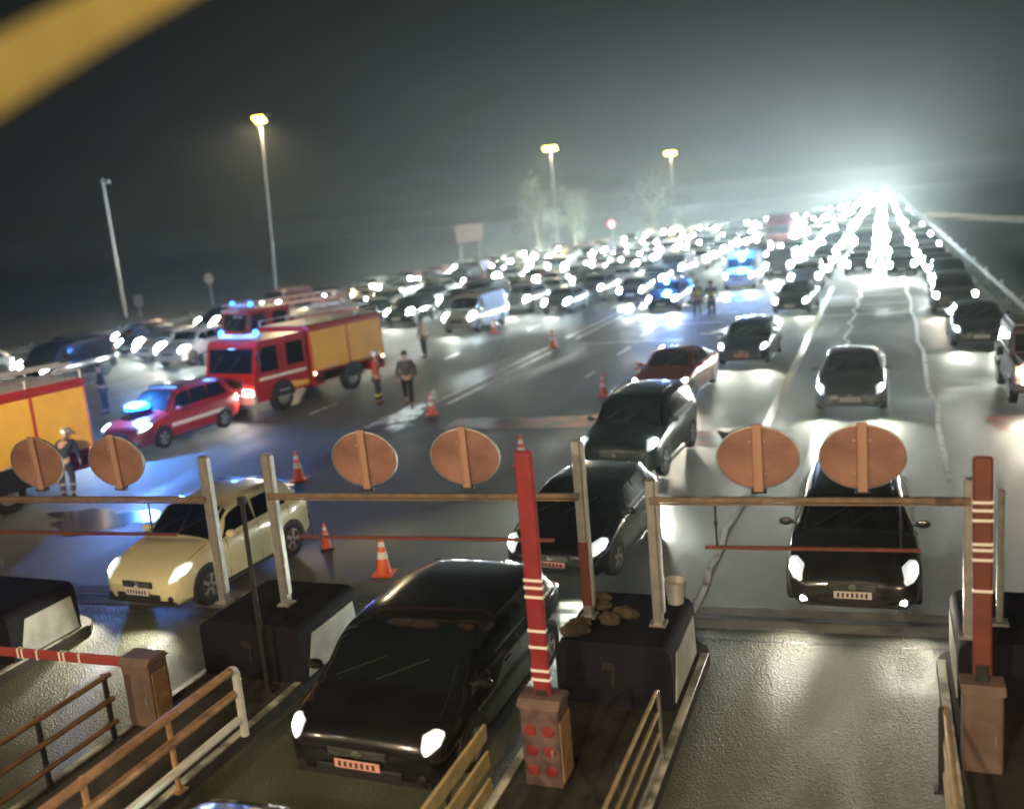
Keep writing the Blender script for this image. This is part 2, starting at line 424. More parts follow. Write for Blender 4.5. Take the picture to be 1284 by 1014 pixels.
# ================================================================ gantries
def gantry(xl,xr,y0,label,posts=(True,True),lw=.055,bar_x=None,low=True,ztop=2.66,redpost=False,ph=(2.8,2.8)):
    yl,yr=gy(xl,y0),gy(xr,y0)
    t=thing('height_gantry',label,'gantry',(xl,yl,0),group='height limit gantries over the toll lanes')
    for i,(x,y,on) in enumerate(((xl,yl,posts[0]),(xr,yr,posts[1]))):
        if not on: continue
        b=MB(); b.box((x-xl,y-yl,(.95+ph[i])/2+.0),(.11,.13,ph[i]-.95),bev=.01); b.box((x-xl,y-yl,0.975),(.2,.2,.03),bev=.004)
        b.box((x-xl+.072,y-yl,(1.1+ph[i])/2),(.03,.08,ph[i]-1.15))
        po=b.obj('post',steel,t)
        if redpost and i==1:
            c=MB(); c.box((x-xl,y-yl,1.55),(.118,.138,.85),bev=.01); c.obj('red_wrap',redbrown_m,po)
    d=Vector((xr-xl,yr-yl,0)); n=d.normalized(); up=Vector((0,0,1)); rot=Matrix((n,up.cross(n),up)).transposed()
    b=MB(); b.box(d/2+Vector((0,-.09,ztop-.02)),(d.length,.045,.055),rot); b.box(d/2+Vector((0,-.09,ztop-.075)),(d.length,.03,.02),rot)
    b.obj('beam',mat('beam_brown',(.20,.14,.10),.5,.3,nscale=7,namt=.3),t)
    if low:
        fa,fb=bar_x
        for f in (fa+.04,fb-.06):
            b=MB(); p=d*f+Vector((0,-.09,0)); b.cyl(p+Vector((0,0,ztop-.09)),p+Vector((0,0,2.02)),.012,n=8); b.box(p+Vector((0,0,2.30)),(.035,.035,.06)); b.obj('hanger',dark_metal,t)
        b=MB(); b.box(d*((fa+fb)/2)+Vector((0,-.09,2.0)),(d.length*(fb-fa),.05,.04),rot,bev=.006); b.obj('gauge_bar',redbrown_m,t)
    return t
gantry(-15.6,-8.85,11.15,'height limit gantry of the leftmost lane, in front of the yellow shuttered fire engine',bar_x=(.30,.92),ztop=2.55,posts=(False,True),ph=(3.1,3.12))
gantry(-7.85,-3.53,11.15,'height limit gantry over the black people carrier with two back-turned discs above',bar_x=(.10,.92),ztop=2.60,ph=(3.14,3.26),redpost=True)
gantry(-2.62,.83,11.0,'height limit gantry over the empty right hand lane',bar_x=(.18,.86),ztop=2.60)
gp=MB(); gp.box((0,0,.82),(.07,.09,1.55),bev=.008); gp.box((0,0,.02),(.18,.18,.03)); gp.box((.0,-.05,1.2),(.02,.02,.8))
o=gp.obj('post',steel,loc=(1.18,11.4,.96)); tag(o,'slim grey metal post right of the faded red raised barrier','post')
b=MB(); b.cyl((-.02,0,.0),(.0,0,2.3),.035,.03,n=10); b.box((0,0,2.33),(.10,.08,.10),bev=.01); b.box((0,0,.02),(.16,.16,.03))
o=b.obj('post',dark_metal,loc=(-7.63,9.5,.55)); tag(o,'thin dark pole standing between two grey gantry posts over the yellow car','post')
o.location=(-7.63,9.6,.16); o.scale=(1,1,1.12)

sign_back=mat('sign_back',(.25,.13,.10),.55,.1,nscale=2.2,namt=.38,bump=.06,bscale=25)  # grey metal, sodium light on it put into the orange tint
sign_rail=mat('sign_rail',(.42,.25,.19),.5,.2)
def disc(px,py,y,label,r=.415,redtint=False):
    c=PY(px,py,y)
    t=thing('lane_sign',label,'sign',c,0,'round signs seen from behind on the gantry beams')
    t.rotation_euler=(R(2),0,R(4)); t.scale=(1.08,1,.86)
    n=40; th=.02
    b=MB(); b.lathe([(r-.004,-.012),(r,-.006),(r,.010),(r-.006,.014)],n,'Y'); b.obj('disc',sign_back,t)
    b=MB(); b.lathe([(r+.001,-.022),(r+.014,-.020),(r+.014,.018),(r+.001,.020)],n,'Y',closed=True); b.obj('rim',steel,t)
    b=MB(); b.lathe([(r-.02,.0145),(r-.02,.0175)],n,'Y'); b.obj('face',mat('sign_face_white',(.7,.7,.68),.4),t)
    b=MB(); b.lathe([(r-.001,.018),(r-.001,.0205),(r-.09,.0205),(r-.09,.018)],n,'Y',closed=True); b.obj('red_ring',red_m,t)
    b=MB(); b.box((0,-.035,.0),(.10,.04,2*r+.10),bev=.008); b.box((-.03,-.06,0),(.012,.012,2*r)); b.obj('mounting_rail',sign_rail,t)
    for bx,bz in ((-.075,.22),(.075,.22),(-.075,-.22),(.075,-.22)):
        b=MB(); b.cyl((bx,-.03,bz),(bx,-.012,bz),.014,n=6); b.obj('bolt',steel,t)
    b=MB(); b.box((0,-.01,-r-.05),(.16,.08,.05),bev=.006); b.obj('clamp',dark_metal,t)
    return t
for px,py,y,lb in ((47,580,10.0,'leftmost round sign back, in front of the yellow shuttered fire engine'),
                (146,578,10.15,'round sign back in front of the red pickup bumper, second from the left'),
                (457,575,10.5,'round sign back left of centre, beside the cone on the plaza'),
                (583,572,10.6,'bright orange brown sign back touching the red raised barrier tip'),
                (950,573,10.75,'dull brown round sign back with the yellow lane line running into its top'),
                (1081,572,10.85,'salmon coloured round sign back above the windscreen of the dark estate car')):
    disc(px,py,y,lb)

# ================================================================ barriers
def cabinet(t, w_=.36, d_=.34, h=.88, m=None, glow_patches=False):
    b=MB(); b.box((0,0,h/2),(w_,d_,h),bev=.02); b.obj('cabinet',m or dark_metal,t)
    b=MB(); b.prism([(-d_/2-.02,h),(d_/2+.02,h),(d_/2-.05,h+.07),(-d_/2+.05,h+.07)],-w_/2-.02,w_/2+.02,'X'); b.obj('cabinet_lid',m or dark_metal,t)
    b=MB(); b.box((0,-d_/2-.004,h*.42),(w_*.8,.008,h*.62),bev=.002); dd=b.obj('door',m or dark_metal,t)
    b=MB(); b.box((w_*.3,-d_/2-.018,h*.45),(.03,.02,.09),bev=.004); b.obj('handle',steel,dd)
    if glow_patches:
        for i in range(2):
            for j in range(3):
                b=MB(); b.lathe([(.001,-.02),(w_*.13,-.016),(w_*.16,0)],14,'Y',c=((-.5+i)*w_*.46,-d_/2-.006,h*(.22+.25*j))); b.obj('red_glow_patch',mat('red_glow_patch',(.20,.025,.03),.5),t)  # patches of red light on the cabinet, modelled as coloured discs
        b=MB(); b.box((w_/2+.006,0,h*.45),(.012,d_*.9,h*.75),bev=.003); b.obj('side_plate',sodium_steel,t)
def boom(t, L, rot, m, bands, z0=.95, w0=.19, w1=.15):
    """boom along local +X before rotation about Y"""
    b=MB(); b.box((L/2,0,0),(L,.06,w0),bev=.018,taper=(1,1))
    o=b.obj('boom',m,t); o.location=(0,0,z0); o.rotation_euler=rot
    for x in bands:
        c=MB(); c.box((x,0,0),(.028,.066,w0+.008)); c.obj('white_band',white_m,o)
    c=MB(); c.box((.02,0,0),(.22,.09,w0*.7),bev=.01); c.obj('boom_bracket',dark_metal,o)
    return o
t=thing('toll_barrier','bright red raised barrier arm with white rings beside the black people carrier','barrier',(-3.36,8.55,.15),group='toll lane barriers')
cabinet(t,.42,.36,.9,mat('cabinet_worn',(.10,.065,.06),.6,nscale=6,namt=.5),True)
boom(t,2.68,(0,R(-89.6),0),red_m,[1.15,1.25,1.33,.78,.60,.34,.24],z0=.9)
t=thing('toll_barrier','faded red raised barrier arm at the right edge of the empty lane','barrier',(.86,9.75,.15),group='toll lane barriers')
cabinet(t,.36,.34,.86,mat('cabinet_brown',(.13,.09,.075),.6,nscale=3,namt=.2))
boom(t,2.25,(0,R(-90.2),0),redbrown_m,[1.22,1.32,1.38,.9,1.62,1.72,1.80],z0=.98,w0=.175)
t=thing('toll_barrier','lowered dark red barrier arm with white rings across the leftmost lane','barrier',(-8.70,8.62,.15),group='toll lane barriers')
cabinet(t,.42,.36,.84,mat('cabinet_brown',(.13,.09,.075),.6))
b=MB(); b.box((.216,0,.4),(.012,.26,.62),bev=.003); b.obj('side_plate',sodium_steel,t)
boom(t,3.3,(0,R(180),R(2)),mat('boom_dark_red',(.28,.05,.05),.5),[1.0,1.25,1.32,1.7,1.95,2.02,2.4],z0=.78,w0=.13)

# ================================================================ railings
def railing(x, ya, yb, label, rails, posts, top=1.05, m=None, pm=None, rr=.025, board=0, loopend=True, wm=None, z0=.15, x2=None):
    t=thing('railing',label,'railing',(x,ya,z0),group='railings along the toll islands')
    L=ya-yb; x2=x if x2 is None else x2; dx=(x2-x)/L
    for i,z in enumerate(rails):
        b=MB(); mm=(wm if (wm and i==len(rails)-1) else (m or sodium_steel))
        if board: b.box((dx*L/2,-L/2,z),(.035,L,board),bev=.005)
        else: b.cyl((0,0,z),(dx*L,-L,z),rr,n=10)
        b.obj('rail',mm,t)
    for y in posts:
        b=MB(); b.box((-.04 + dx*(ya-y),y-ya,(max(rails)+.03)/2),(.05,.05,max(rails)+.03),bev=.006); b.box((-.04+dx*(ya-y),y-ya,.01),(.14,.14,.02)); b.obj('post',pm or dark_metal,t)
    if loopend:
        b=MB(); zt=max(rails); pts=[(0,0,zt),(0,.06,zt-.02),(0,.09,zt-.08),(0,.09,.02)]
        for p,q in zip(pts,pts[1:]): b.cyl(p,q,rr,n=10)
        b.obj('end_loop',wm or m or sodium_steel,t,smooth=True)
    return t
railing(-2.27,9.0,1.0,'railing of three pale bars with a looped end left of the empty lane',[.86,.62,.38,.14],(7.6,5.4,3.2),m=mat('rail_tan',(.45,.37,.22),.45,.4,nscale=6,namt=.2),wm=steel,rr=.02)
railing(-3.80,8.0,1.0,'olive board railing with a dark post right of the black people carrier',[.80,.50,.20],(7.15,4.8,2.4),m=olive_board,board=.17,loopend=False)
railing(-7.24,8.45,1.5,'orange-lit two-bar railing with a white-lit bottom bar left of the black people carrier',[.90,.60,.26],(7.4,6.2,5.0,3.4),m=sodium_steel,pm=sodium_steel,wm=mat('rail_lit_white',(.62,.64,.58),.45,nscale=6,namt=.12),rr=.05)  # white light on the bottom bar is put into its colour
railing(-8.80,8.15,1.5,'dark brown railing below the lowered barrier at the bottom left',[.86,.55,.25],(8.1,7.1,6.0,4.6),m=mat('rail_brown',(.22,.13,.07),.5,.3,nscale=5,namt=.3),rr=.034,loopend=False)
railing(.50,9.25,1.0,'narrow railing at the bottom right beside the faded red barrier cabinet',[.86,.52,.2],(9.2,7.4,5.2),m=mat('rail_tan2',(.38,.28,.15),.5,.3,nscale=6,namt=.2),rr=.03,loopend=False)
b=MB(); b.cyl((0,0,0),(0,0,.55),.07,.05,n=12); b.lathe([(.05,.55),(.13,.60),(.15,.70),(.09,.80),(.02,.82)],14)
o=b.obj('bollard',concrete,smooth=True,loc=P(2,752)); tag(o,'stubby tan bollard at the left picture edge beside the pale crash block','bollard')

# ================================================================ masts, poles, signs far off
def mast(px, y, ztop, label, lean=0, n=2, r0=.17, glow=3500, side=(0,)):
    base=P(*px) if y is None else y
    t=thing('light_mast',label,'street lamp',base,group='tall lit light masts behind the queue')
    b=MB(); b.cyl((0,0,0),(lean,0,ztop),r0,.07,n=12); b.cyl((0,0,0),(0,0,.5),r0+.1,r0+.06,n=12); b.obj('pole',mat('mast_grey',(.07,.07,.08),.6,.2),t,smooth=True)
    b=MB(); b.box((lean,0,ztop+.05),(1.9,.12,.12),bev=.02); b.obj('crossarm',dark_metal,t)
    for k in range(n):
        x=lean+(k-(n-1)/2)*1.0
        h=MB(); h.box((x,-.1,ztop-.1),(1.0,.7,.26),Matrix.Rotation(R(-35),3,'X'),bev=.04); hh=h.obj('lamp_housing',dark_metal,t)
        g=MB(); g.box((x,-.24,ztop-.24),(.96,.72,.2),Matrix.Rotation(R(-35),3,'X'),bev=.03); g.obj('lamp_glass',sodium_m,hh)
    lamp('lamp_light','SPOT',(lean,-.55,ztop-.5),glow,(1,.80,.45),t,radius=.3,rot=(R(-14),0,0),spot=R(150),blend=.4)
    return t
mast(None,Vector((-49.6,71,0)),16.0,'nearest lit mast, standing behind the parked fire engine at the left',lean=.9,n=1,r0=.15)
mast(None,Vector((-44.4,135,0)),15.2,'lit mast in the middle of the row, above the distant jam',n=2,r0=.14)
mast(None,Vector((-36.6,182,0)),15.0,'lit mast farthest to the right, left of the bright glare',n=2,r0=.14)
pb=P(158,398); b=MB(); b.cyl((0,0,0),(-.1,0,15.0),.15,.09,n=12); b.box((.15,0,14.7),(.9,.18,.16),bev=.02); b.box((.5,0,14.55),(.35,.25,.15),bev=.02)
H0=PY(146,222,pb.y).z
o=b.obj('unlit_pole',mat('pale_pole',(.5,.52,.55),.5,.2),loc=pb,smooth=True); o.scale=(1,1,H0/15.0); tag(o,'unlit pale pole with a short top arm at the far left of the plaza','pole')
def small_sign(px,py,r,label,zc,square=False,m=None,extra=2.6):
    p=P(px,py); t=thing('road_sign',label,'sign',p)
    b=MB(); b.cyl((0,0,0),(0,0,zc),.05,n=8); b.obj('post',steel,t)
    b=MB()
    if square: b.box((0,-.06,zc),(2*r,.04,2.2*r),bev=.01)
    else: b.lathe([(r,-.02),(r,.02)],24,'Y',c=(0,-.07,zc))
    b.obj('plate',m or mat('grey_sign',(.35,.37,.40),.5),t)
small_sign(267,382,.55,'small round grey sign in the dark left of the nearest lit mast',2.6)
small_sign(177,398,.45,'small pale square sign at the foot of the unlit pole',1.5,True,mat('pale_sign',(.5,.42,.42),.5))
p=P(592,345); t=thing('billboard','dim reddish brown two-legged signboard standing above the left queue','sign',p)
b=MB(); b.box((0,0,4.6),(3.2,.1,1.9),bev=.02); b.obj('panel',mat('sign_dull_red',(.07,.035,.03),.8,nscale=2,namt=.3),t)
for x in (-1.1,1.1):
    b=MB(); b.cyl((x,.1,0),(x,.1,3.75),.08,n=8); b.obj('post',dark_metal,t)
p=P(770,322); t=thing('signal_lamp','small red signal light on a thin pole above the distant jam','signal',p)
b=MB(); b.cyl((0,0,0),(0,0,3.6),.06,n=8); b.obj('pole',dark_metal,t)
b=MB(); b.box((0,0,4.0),(.7,.3,.9),bev=.05); hb=b.obj('housing',dark_metal,t)
b=MB(); b.lathe([(.34,-.04),(.30,.03)],16,'Y',c=(0,-.19,4.0)); b.obj('lens',mat('signal_red',(.5,.02,.02),.3,emit=(1,.08,.10),es=5),hb)

# guard rails
def guardrail(pts,label,m=None,group=None,zt=.72):
    t=thing('guardrail',label,'guardrail',(pts[0][0],pts[0][1],0),group=group)
    o=Vector((pts[0][0],pts[0][1],0)); post=MB(); rail=MB(); refl=MB()
    for a,c in zip(pts,pts[1:]):
        a=Vector((*a,0))-o;c=Vector((*c,0))-o; d=c-a; n=int(d.length/4)+1; u=d.normalized(); nn=Vector((-u.y,u.x,0))
        for (z0,z1,off) in ((zt-.3,zt-.2,.03),(zt-.2,zt-.15,-.02),(zt-.15,zt-.05,.03)):
            rail.add([a+nn*off+Vector((0,0,z0)),c+nn*off+Vector((0,0,z0)),c+nn*off+Vector((0,0,z1)),a+nn*off+Vector((0,0,z1)),
                      a+nn*(off+.012)+Vector((0,0,z0)),c+nn*(off+.012)+Vector((0,0,z0)),c+nn*(off+.012)+Vector((0,0,z1)),a+nn*(off+.012)+Vector((0,0,z1))],
                     [(0,1,2,3),(7,6,5,4),(0,4,5,1),(3,2,6,7)])
        for i in range(n):
            q=a+d*(i/n); post.box(q+Vector((0,0,zt/2-.03))-nn*.08,(.08,.08,zt)); 
            if i%2==0: refl.box(q+Vector((0,0,zt+.08)),(.09,.05,.10))
    rail.obj('rail',m or mat('dull_steel',(.11,.11,.10),.65,.3,nscale=2,namt=.3),t); post.obj('posts',mat('dull_steel',(.11,.11,.10),.65,.3),t); 
    refl.obj('reflectors',mat('reflector_white',(.8,.8,.8),.25),t)
    return t
guardrail([(5.35,14),(5.35,60),(5.35,130),(5.4,420)],'long steel guardrail with reflectors along the right edge of the road')
guardrail([(left_edge(y)-.8,y) for y in (30,60,90,135,170,235,400)],'long steel guardrail behind the jam along the left edge of the plaza')
# low wall across the right verge, orange light put into its colour
wp=[P(1160,273),P(1284,279),P(1400,286)]
b=MB()
for a,c in zip(wp,wp[1:]):
    b.add([a,c,c+Vector((0,.4,0)),a+Vector((0,.4,0)),a+Vector((0,0,.7)),c+Vector((0,0,.7)),c+Vector((0,.4,.7)),a+Vector((0,.4,.7))],[(0,1,5,4),(1,2,6,5),(2,3,7,6),(3,0,4,7),(4,5,6,7)])
o=b.obj('low_wall',mat('wall_orange_lit',(.16,.12,.06),.8,nscale=1,namt=.2)); tag(o,'long low orange-lit wall on the verge at the far right','wall')

# near canopy edge, out of focus at the top left (lit yellow)
ce=MB(); ym=mat('canopy_yellow',(.105,.082,.014),.6,nscale=3,namt=.08)
rows=[]
D=2.2
def atd(px,py,d): 
    v=M3@Vector((px-642,py-507,FPX)); v.normalize(); return Vector((0,0,CAMH))+v*d
mid=[(-160,190,46,40),(-60,132,44,38),(0,96,42,36),(60,62,40,32),(125,28,38,26),(190,-4,33,22),(250,-34,30,20),(330,-72,28,20)]
for px,py,up,dn in mid:
    rows.append([atd(px-.45*up,py-up,D),atd(px-.45*up,py-up,D+.12),atd(px+.45*dn,py+dn,D+.12),atd(px+.45*dn,py+dn,D),atd(px-.45*up,py-up,D)])
ce.grid(rows); o=ce.obj('canopy_edge',ym,smooth=False); tag(o,'blurred curved yellow canopy edge at the top left corner, close to the camera','canopy')
# ================================================================ cars
# station: (u, w, zlow, zshoulder, ztop, wtop)  w & wtop as fraction of half width
SHAPES = {
 'hatchback': dict(L=4.05,W=1.78,H=1.48, ws=(.27,.42), rs=(.90,.975), sw=((.335,.56),(.585,.79)), st=[
  (0,.66,.30,.50,.56,.58),(.012,.80,.24,.56,.64,.70),(.045,.92,.20,.66,.74,.80),(.10,.985,.19,.74,.84,.86),(.18,1,.19,.83,.93,.86),(.265,1,.19,.90,.995,.84),
  (.345,1,.19,.93,1.24,.78),(.425,1,.19,.945,1.425,.735),(.52,1,.19,.95,1.475,.73),(.65,1,.19,.96,1.48,.725),(.80,1,.19,.98,1.45,.70),(.885,.985,.20,1.0,1.38,.66),(.945,.95,.25,1.0,1.15,.66),(.985,.90,.30,.90,1.0,.68),(1,.80,.36,.80,.86,.66)]),
 'sedan': dict(L=4.55,W=1.80,H=1.43, ws=(.285,.42), rs=(.74,.84), sw=((.35,.53),(.55,.70)), st=[
  (0,.66,.30,.48,.54,.58),(.012,.80,.24,.54,.62,.70),(.04,.92,.20,.63,.71,.80),(.10,.985,.19,.71,.80,.86),(.18,1,.19,.79,.88,.86),(.28,1,.19,.87,.96,.84),
  (.35,1,.19,.90,1.20,.76),(.42,1,.19,.91,1.37,.70),(.50,1,.19,.92,1.42,.69),(.62,1,.19,.93,1.42,.69),(.72,1,.19,.95,1.36,.67),(.79,1,.19,.96,1.18,.68),(.85,.99,.2,.97,1.04,.78),(.94,.97,.24,.93,1.01,.78),(.985,.92,.30,.84,.95,.74),(1,.82,.36,.76,.82,.66)]),
 'estate car': dict(L=4.6,W=1.82,H=1.47, ws=(.27,.41), rs=(.92,.98), sw=((.33,.50),(.52,.68),(.70,.86)), st=[
  (0,.70,.30,.50,.56,.60),(.012,.84,.24,.56,.64,.72),(.04,.94,.20,.65,.73,.82),(.10,.985,.19,.73,.82,.86),(.18,1,.19,.82,.91,.86),(.265,1,.19,.89,.98,.84),
  (.335,1,.19,.92,1.22,.78),(.41,1,.19,.93,1.41,.735),(.50,1,.19,.94,1.46,.73),(.65,1,.19,.95,1.47,.73),(.82,1,.19,.96,1.45,.71),(.91,.985,.20,.97,1.40,.69),(.955,.96,.25,.97,1.15,.70),(.985,.92,.30,.92,1.0,.70),(1,.84,.36,.80,.86,.66)]),
 'suv': dict(L=4.4,W=1.86,H=1.68, ws=(.27,.39), rs=(.93,.98), sw=((.33,.50),(.52,.68),(.70,.86)), st=[
  (0,.74,.36,.66,.74,.64),(.012,.86,.30,.72,.84,.76),(.04,.95,.27,.80,.92,.84),(.10,1,.26,.88,1.0,.87),(.18,1,.26,.95,1.06,.87),(.265,1,.26,1.02,1.12,.86),
  (.325,1,.26,1.05,1.36,.80),(.39,1,.26,1.06,1.58,.76),(.48,1,.26,1.07,1.66,.75),(.65,1,.26,1.08,1.68,.75),(.82,1,.26,1.09,1.66,.74),(.92,.99,.27,1.10,1.60,.72),(.96,.97,.30,1.08,1.35,.74),(.988,.93,.34,1.0,1.08,.74),(1,.86,.40,.84,.92,.68)]),
 'people carrier': dict(L=4.3,W=1.82,H=1.56, ws=(.165,.375), rs=(.92,.98), sw=((.30,.53),(.55,.72),(.74,.87)), st=[
  (0,.70,.28,.50,.58,.60),(.012,.84,.22,.58,.68,.74),(.045,.94,.20,.70,.82,.82),(.09,.985,.19,.80,.93,.87),(.16,1,.19,.90,1.04,.86),
  (.24,1,.19,.95,1.25,.82),(.31,1,.19,.97,1.42,.83),(.385,1,.19,.98,1.52,.82),(.48,1,.19,.99,1.56,.82),(.65,1,.19,1.0,1.56,.82),(.82,1,.19,1.01,1.52,.79),(.91,.985,.20,1.02,1.44,.76),(.955,.96,.25,1.02,1.2,.70),(.985,.92,.30,.96,1.04,.70),(1,.84,.36,.80,.86,.66)]),
 'van': dict(L=4.9,W=1.95,H=2.0, ws=(.155,.28), rs=(.965,.99), sw=((.22,.36),), st=[
  (0,.74,.34,.66,.74,.64),(.012,.86,.28,.74,.86,.78),(.04,.95,.24,.84,.97,.86),(.10,1,.23,.95,1.08,.88),(.15,1,.23,1.02,1.16,.88),
  (.21,1,.23,1.06,1.52,.86),(.28,1,.23,1.07,1.84,.84),(.36,1,.23,1.08,1.96,.83),(.6,1,.23,1.1,2.0,.83),(.85,1,.23,1.1,2.0,.83),(.965,.99,.25,1.1,1.97,.82),(.99,.97,.3,1.1,1.5,.84),(1,.95,.36,1.0,1.1,.84)]),
}
def interp(st,u):
    u=min(max(u,0),1)
    for i in range(len(st)-1):
        if st[i][0]<=u<=st[i+1][0]:
            a,b_=st[i],st[i+1]; h=b_[0]-a[0]; t=(u-a[0])/h
            p=st[max(i-1,0)]; q=st[min(i+2,len(st)-1)]; out=[]
            for k in range(1,6):
                d=(b_[k]-a[k])/h
                def mono(s1,s2): return 0 if s1*s2<=0 else 2*s1*s2/(s1+s2)
                m0=mono((a[k]-p[k])/(a[0]-p[0]),d) if i>0 else d
                m1=mono(d,(q[k]-b_[k])/(q[0]-b_[0])) if i+2<len(st) else d
                t2,t3=t*t,t*t*t
                out.append((2*t3-3*t2+1)*a[k]+(t3-2*t2+t)*h*m0+(-2*t3+3*t2)*b_[k]+(t3-t2)*h*m1)
            return out
def S(sh,u,k,side):
    w_,zl,zs,zt,wt=interp(sh['st'],u); hw=sh['W']/2; wt*=hw; w_*=hw
    zg=max(zt-.10,zs+.028)
    pts=[(0,zl),(w_*.86,zl),(w_*.985,zl+.09),(w_,(zl+zs)/2+.04),(w_*.99,zs-.04),(w_*.95,zs+.018),(min(wt+.045,w_*.95),zg),(wt*.93,max(zt-.028,zg)),(wt*.60,max(zt-.004,zg)),(0,max(zt,zg)+.006)]
    i=min(int(k),8); f=k-i
    x=pts[i][0]*(1-f)+pts[i+1][0]*f; z=pts[i][1]*(1-f)+pts[i+1][1]*f
    return Vector((side*x,(u-.5)*sh['L'],z))
def panel(b,sh,ulo,uhi,k0,k1,side,nu=8,nk=4,off=.006,th=.004):
    """ulo/uhi: functions of v in 0..1 (k0..k1)"""
    def pt(a,v,o):
        u=ulo(v)+(uhi(v)-ulo(v))*a; k=k0+(k1-k0)*v; e=1e-3
        p=S(sh,u,k,side); du=S(sh,min(u+e,1),k,side)-S(sh,max(u-e,0),k,side); dk=S(sh,u,min(k+.02,9),side)-S(sh,u,max(k-.02,0),side)
        n=du.cross(dk)*side
        n=n.normalized() if n.length>1e-9 else Vector((0,0,1))
        c=Vector((0,(u-.5)*sh['L'],sh['H']*.45))
        if n.dot(p-c)<0: n=-n
        return p+n*o
    top=[[pt(i/nu,j/nk,off) for i in range(nu+1)] for j in range(nk+1)]
    b.grid(top)
    bot=[[pt(i/nu,j/nk,-.012) for i in range(nu+1)] for j in range(nk+1)]
    ring=[top[0][i] for i in range(nu+1)]+[top[j][nu] for j in range(1,nk+1)]+[top[nk][i] for i in range(nu-1,-1,-1)]+[top[j][0] for j in range(nk-1,0,-1)]
    rb=[bot[0][i] for i in range(nu+1)]+[bot[j][nu] for j in range(1,nk+1)]+[bot[nk][i] for i in range(nu-1,-1,-1)]+[bot[j][0] for j in range(nk-1,0,-1)]
    n=len(ring); b.add(ring+rb,[(i,(i+1)%n,n+(i+1)%n,n+i) for i in range(n)])
def cst(v): return lambda t: v
def lin(a,c): return lambda t: a+(c-a)*t
WHEELS={}
def wheel(parent,x,y,r,lod):
    key=(r,lod)
    if key not in WHEELS:
        b=MB(); wd=.20
        b.lathe([(r*.62,-wd/2),(r*.93,-wd/2),(r,-wd/2+.03),(r,wd/2-.03),(r*.93,wd/2),(r*.62,wd/2)],28 if lod<2 else 12,'X',closed=True)
        ty=b.mesh('tyre',rubber,True)
        c=MB(); c.lathe([(.03,wd/2-.03),(.09,wd/2-.025),(.10,wd/2-.05),(r*.55,wd/2-.055)],20,'X') if lod==0 else c.lathe([(.03,wd/2-.03),(r*.6,wd/2-.05)],14,'X')
        c.lathe([(r*.56,-wd/2+.02),(r*.64,wd/2-.005),(r*.60,wd/2-.002),(r*.53,-wd/2+.03)],24,'X',closed=True)
        if lod==0:
            for k in range(5):
                a=2*math.pi*k/5; c.box((wd/2-.022,math.cos(a)*r*.34,math.sin(a)*r*.34),(.03,.07,r*.5),Matrix.Rotation(a-math.pi/2,3,'X'),bev=.006)
        WHEELS[key]=(ty,c.mesh('rim',rim_m,True))
    ty,rm=WHEELS[key]
    o=bpy.data.objects.new('wheel',ty); C.objects.link(o); o.parent=parent; o.location=(x,y,r)
    if x<0: o.rotation_euler=(0,0,math.pi)
    if lod<2:
        q=bpy.data.objects.new('rim',rm); C.objects.link(q); q.parent=o
    return o
def slotobj(o,m):
    o.material_slots[0].link='OBJECT'; o.material_slots[0].material=m
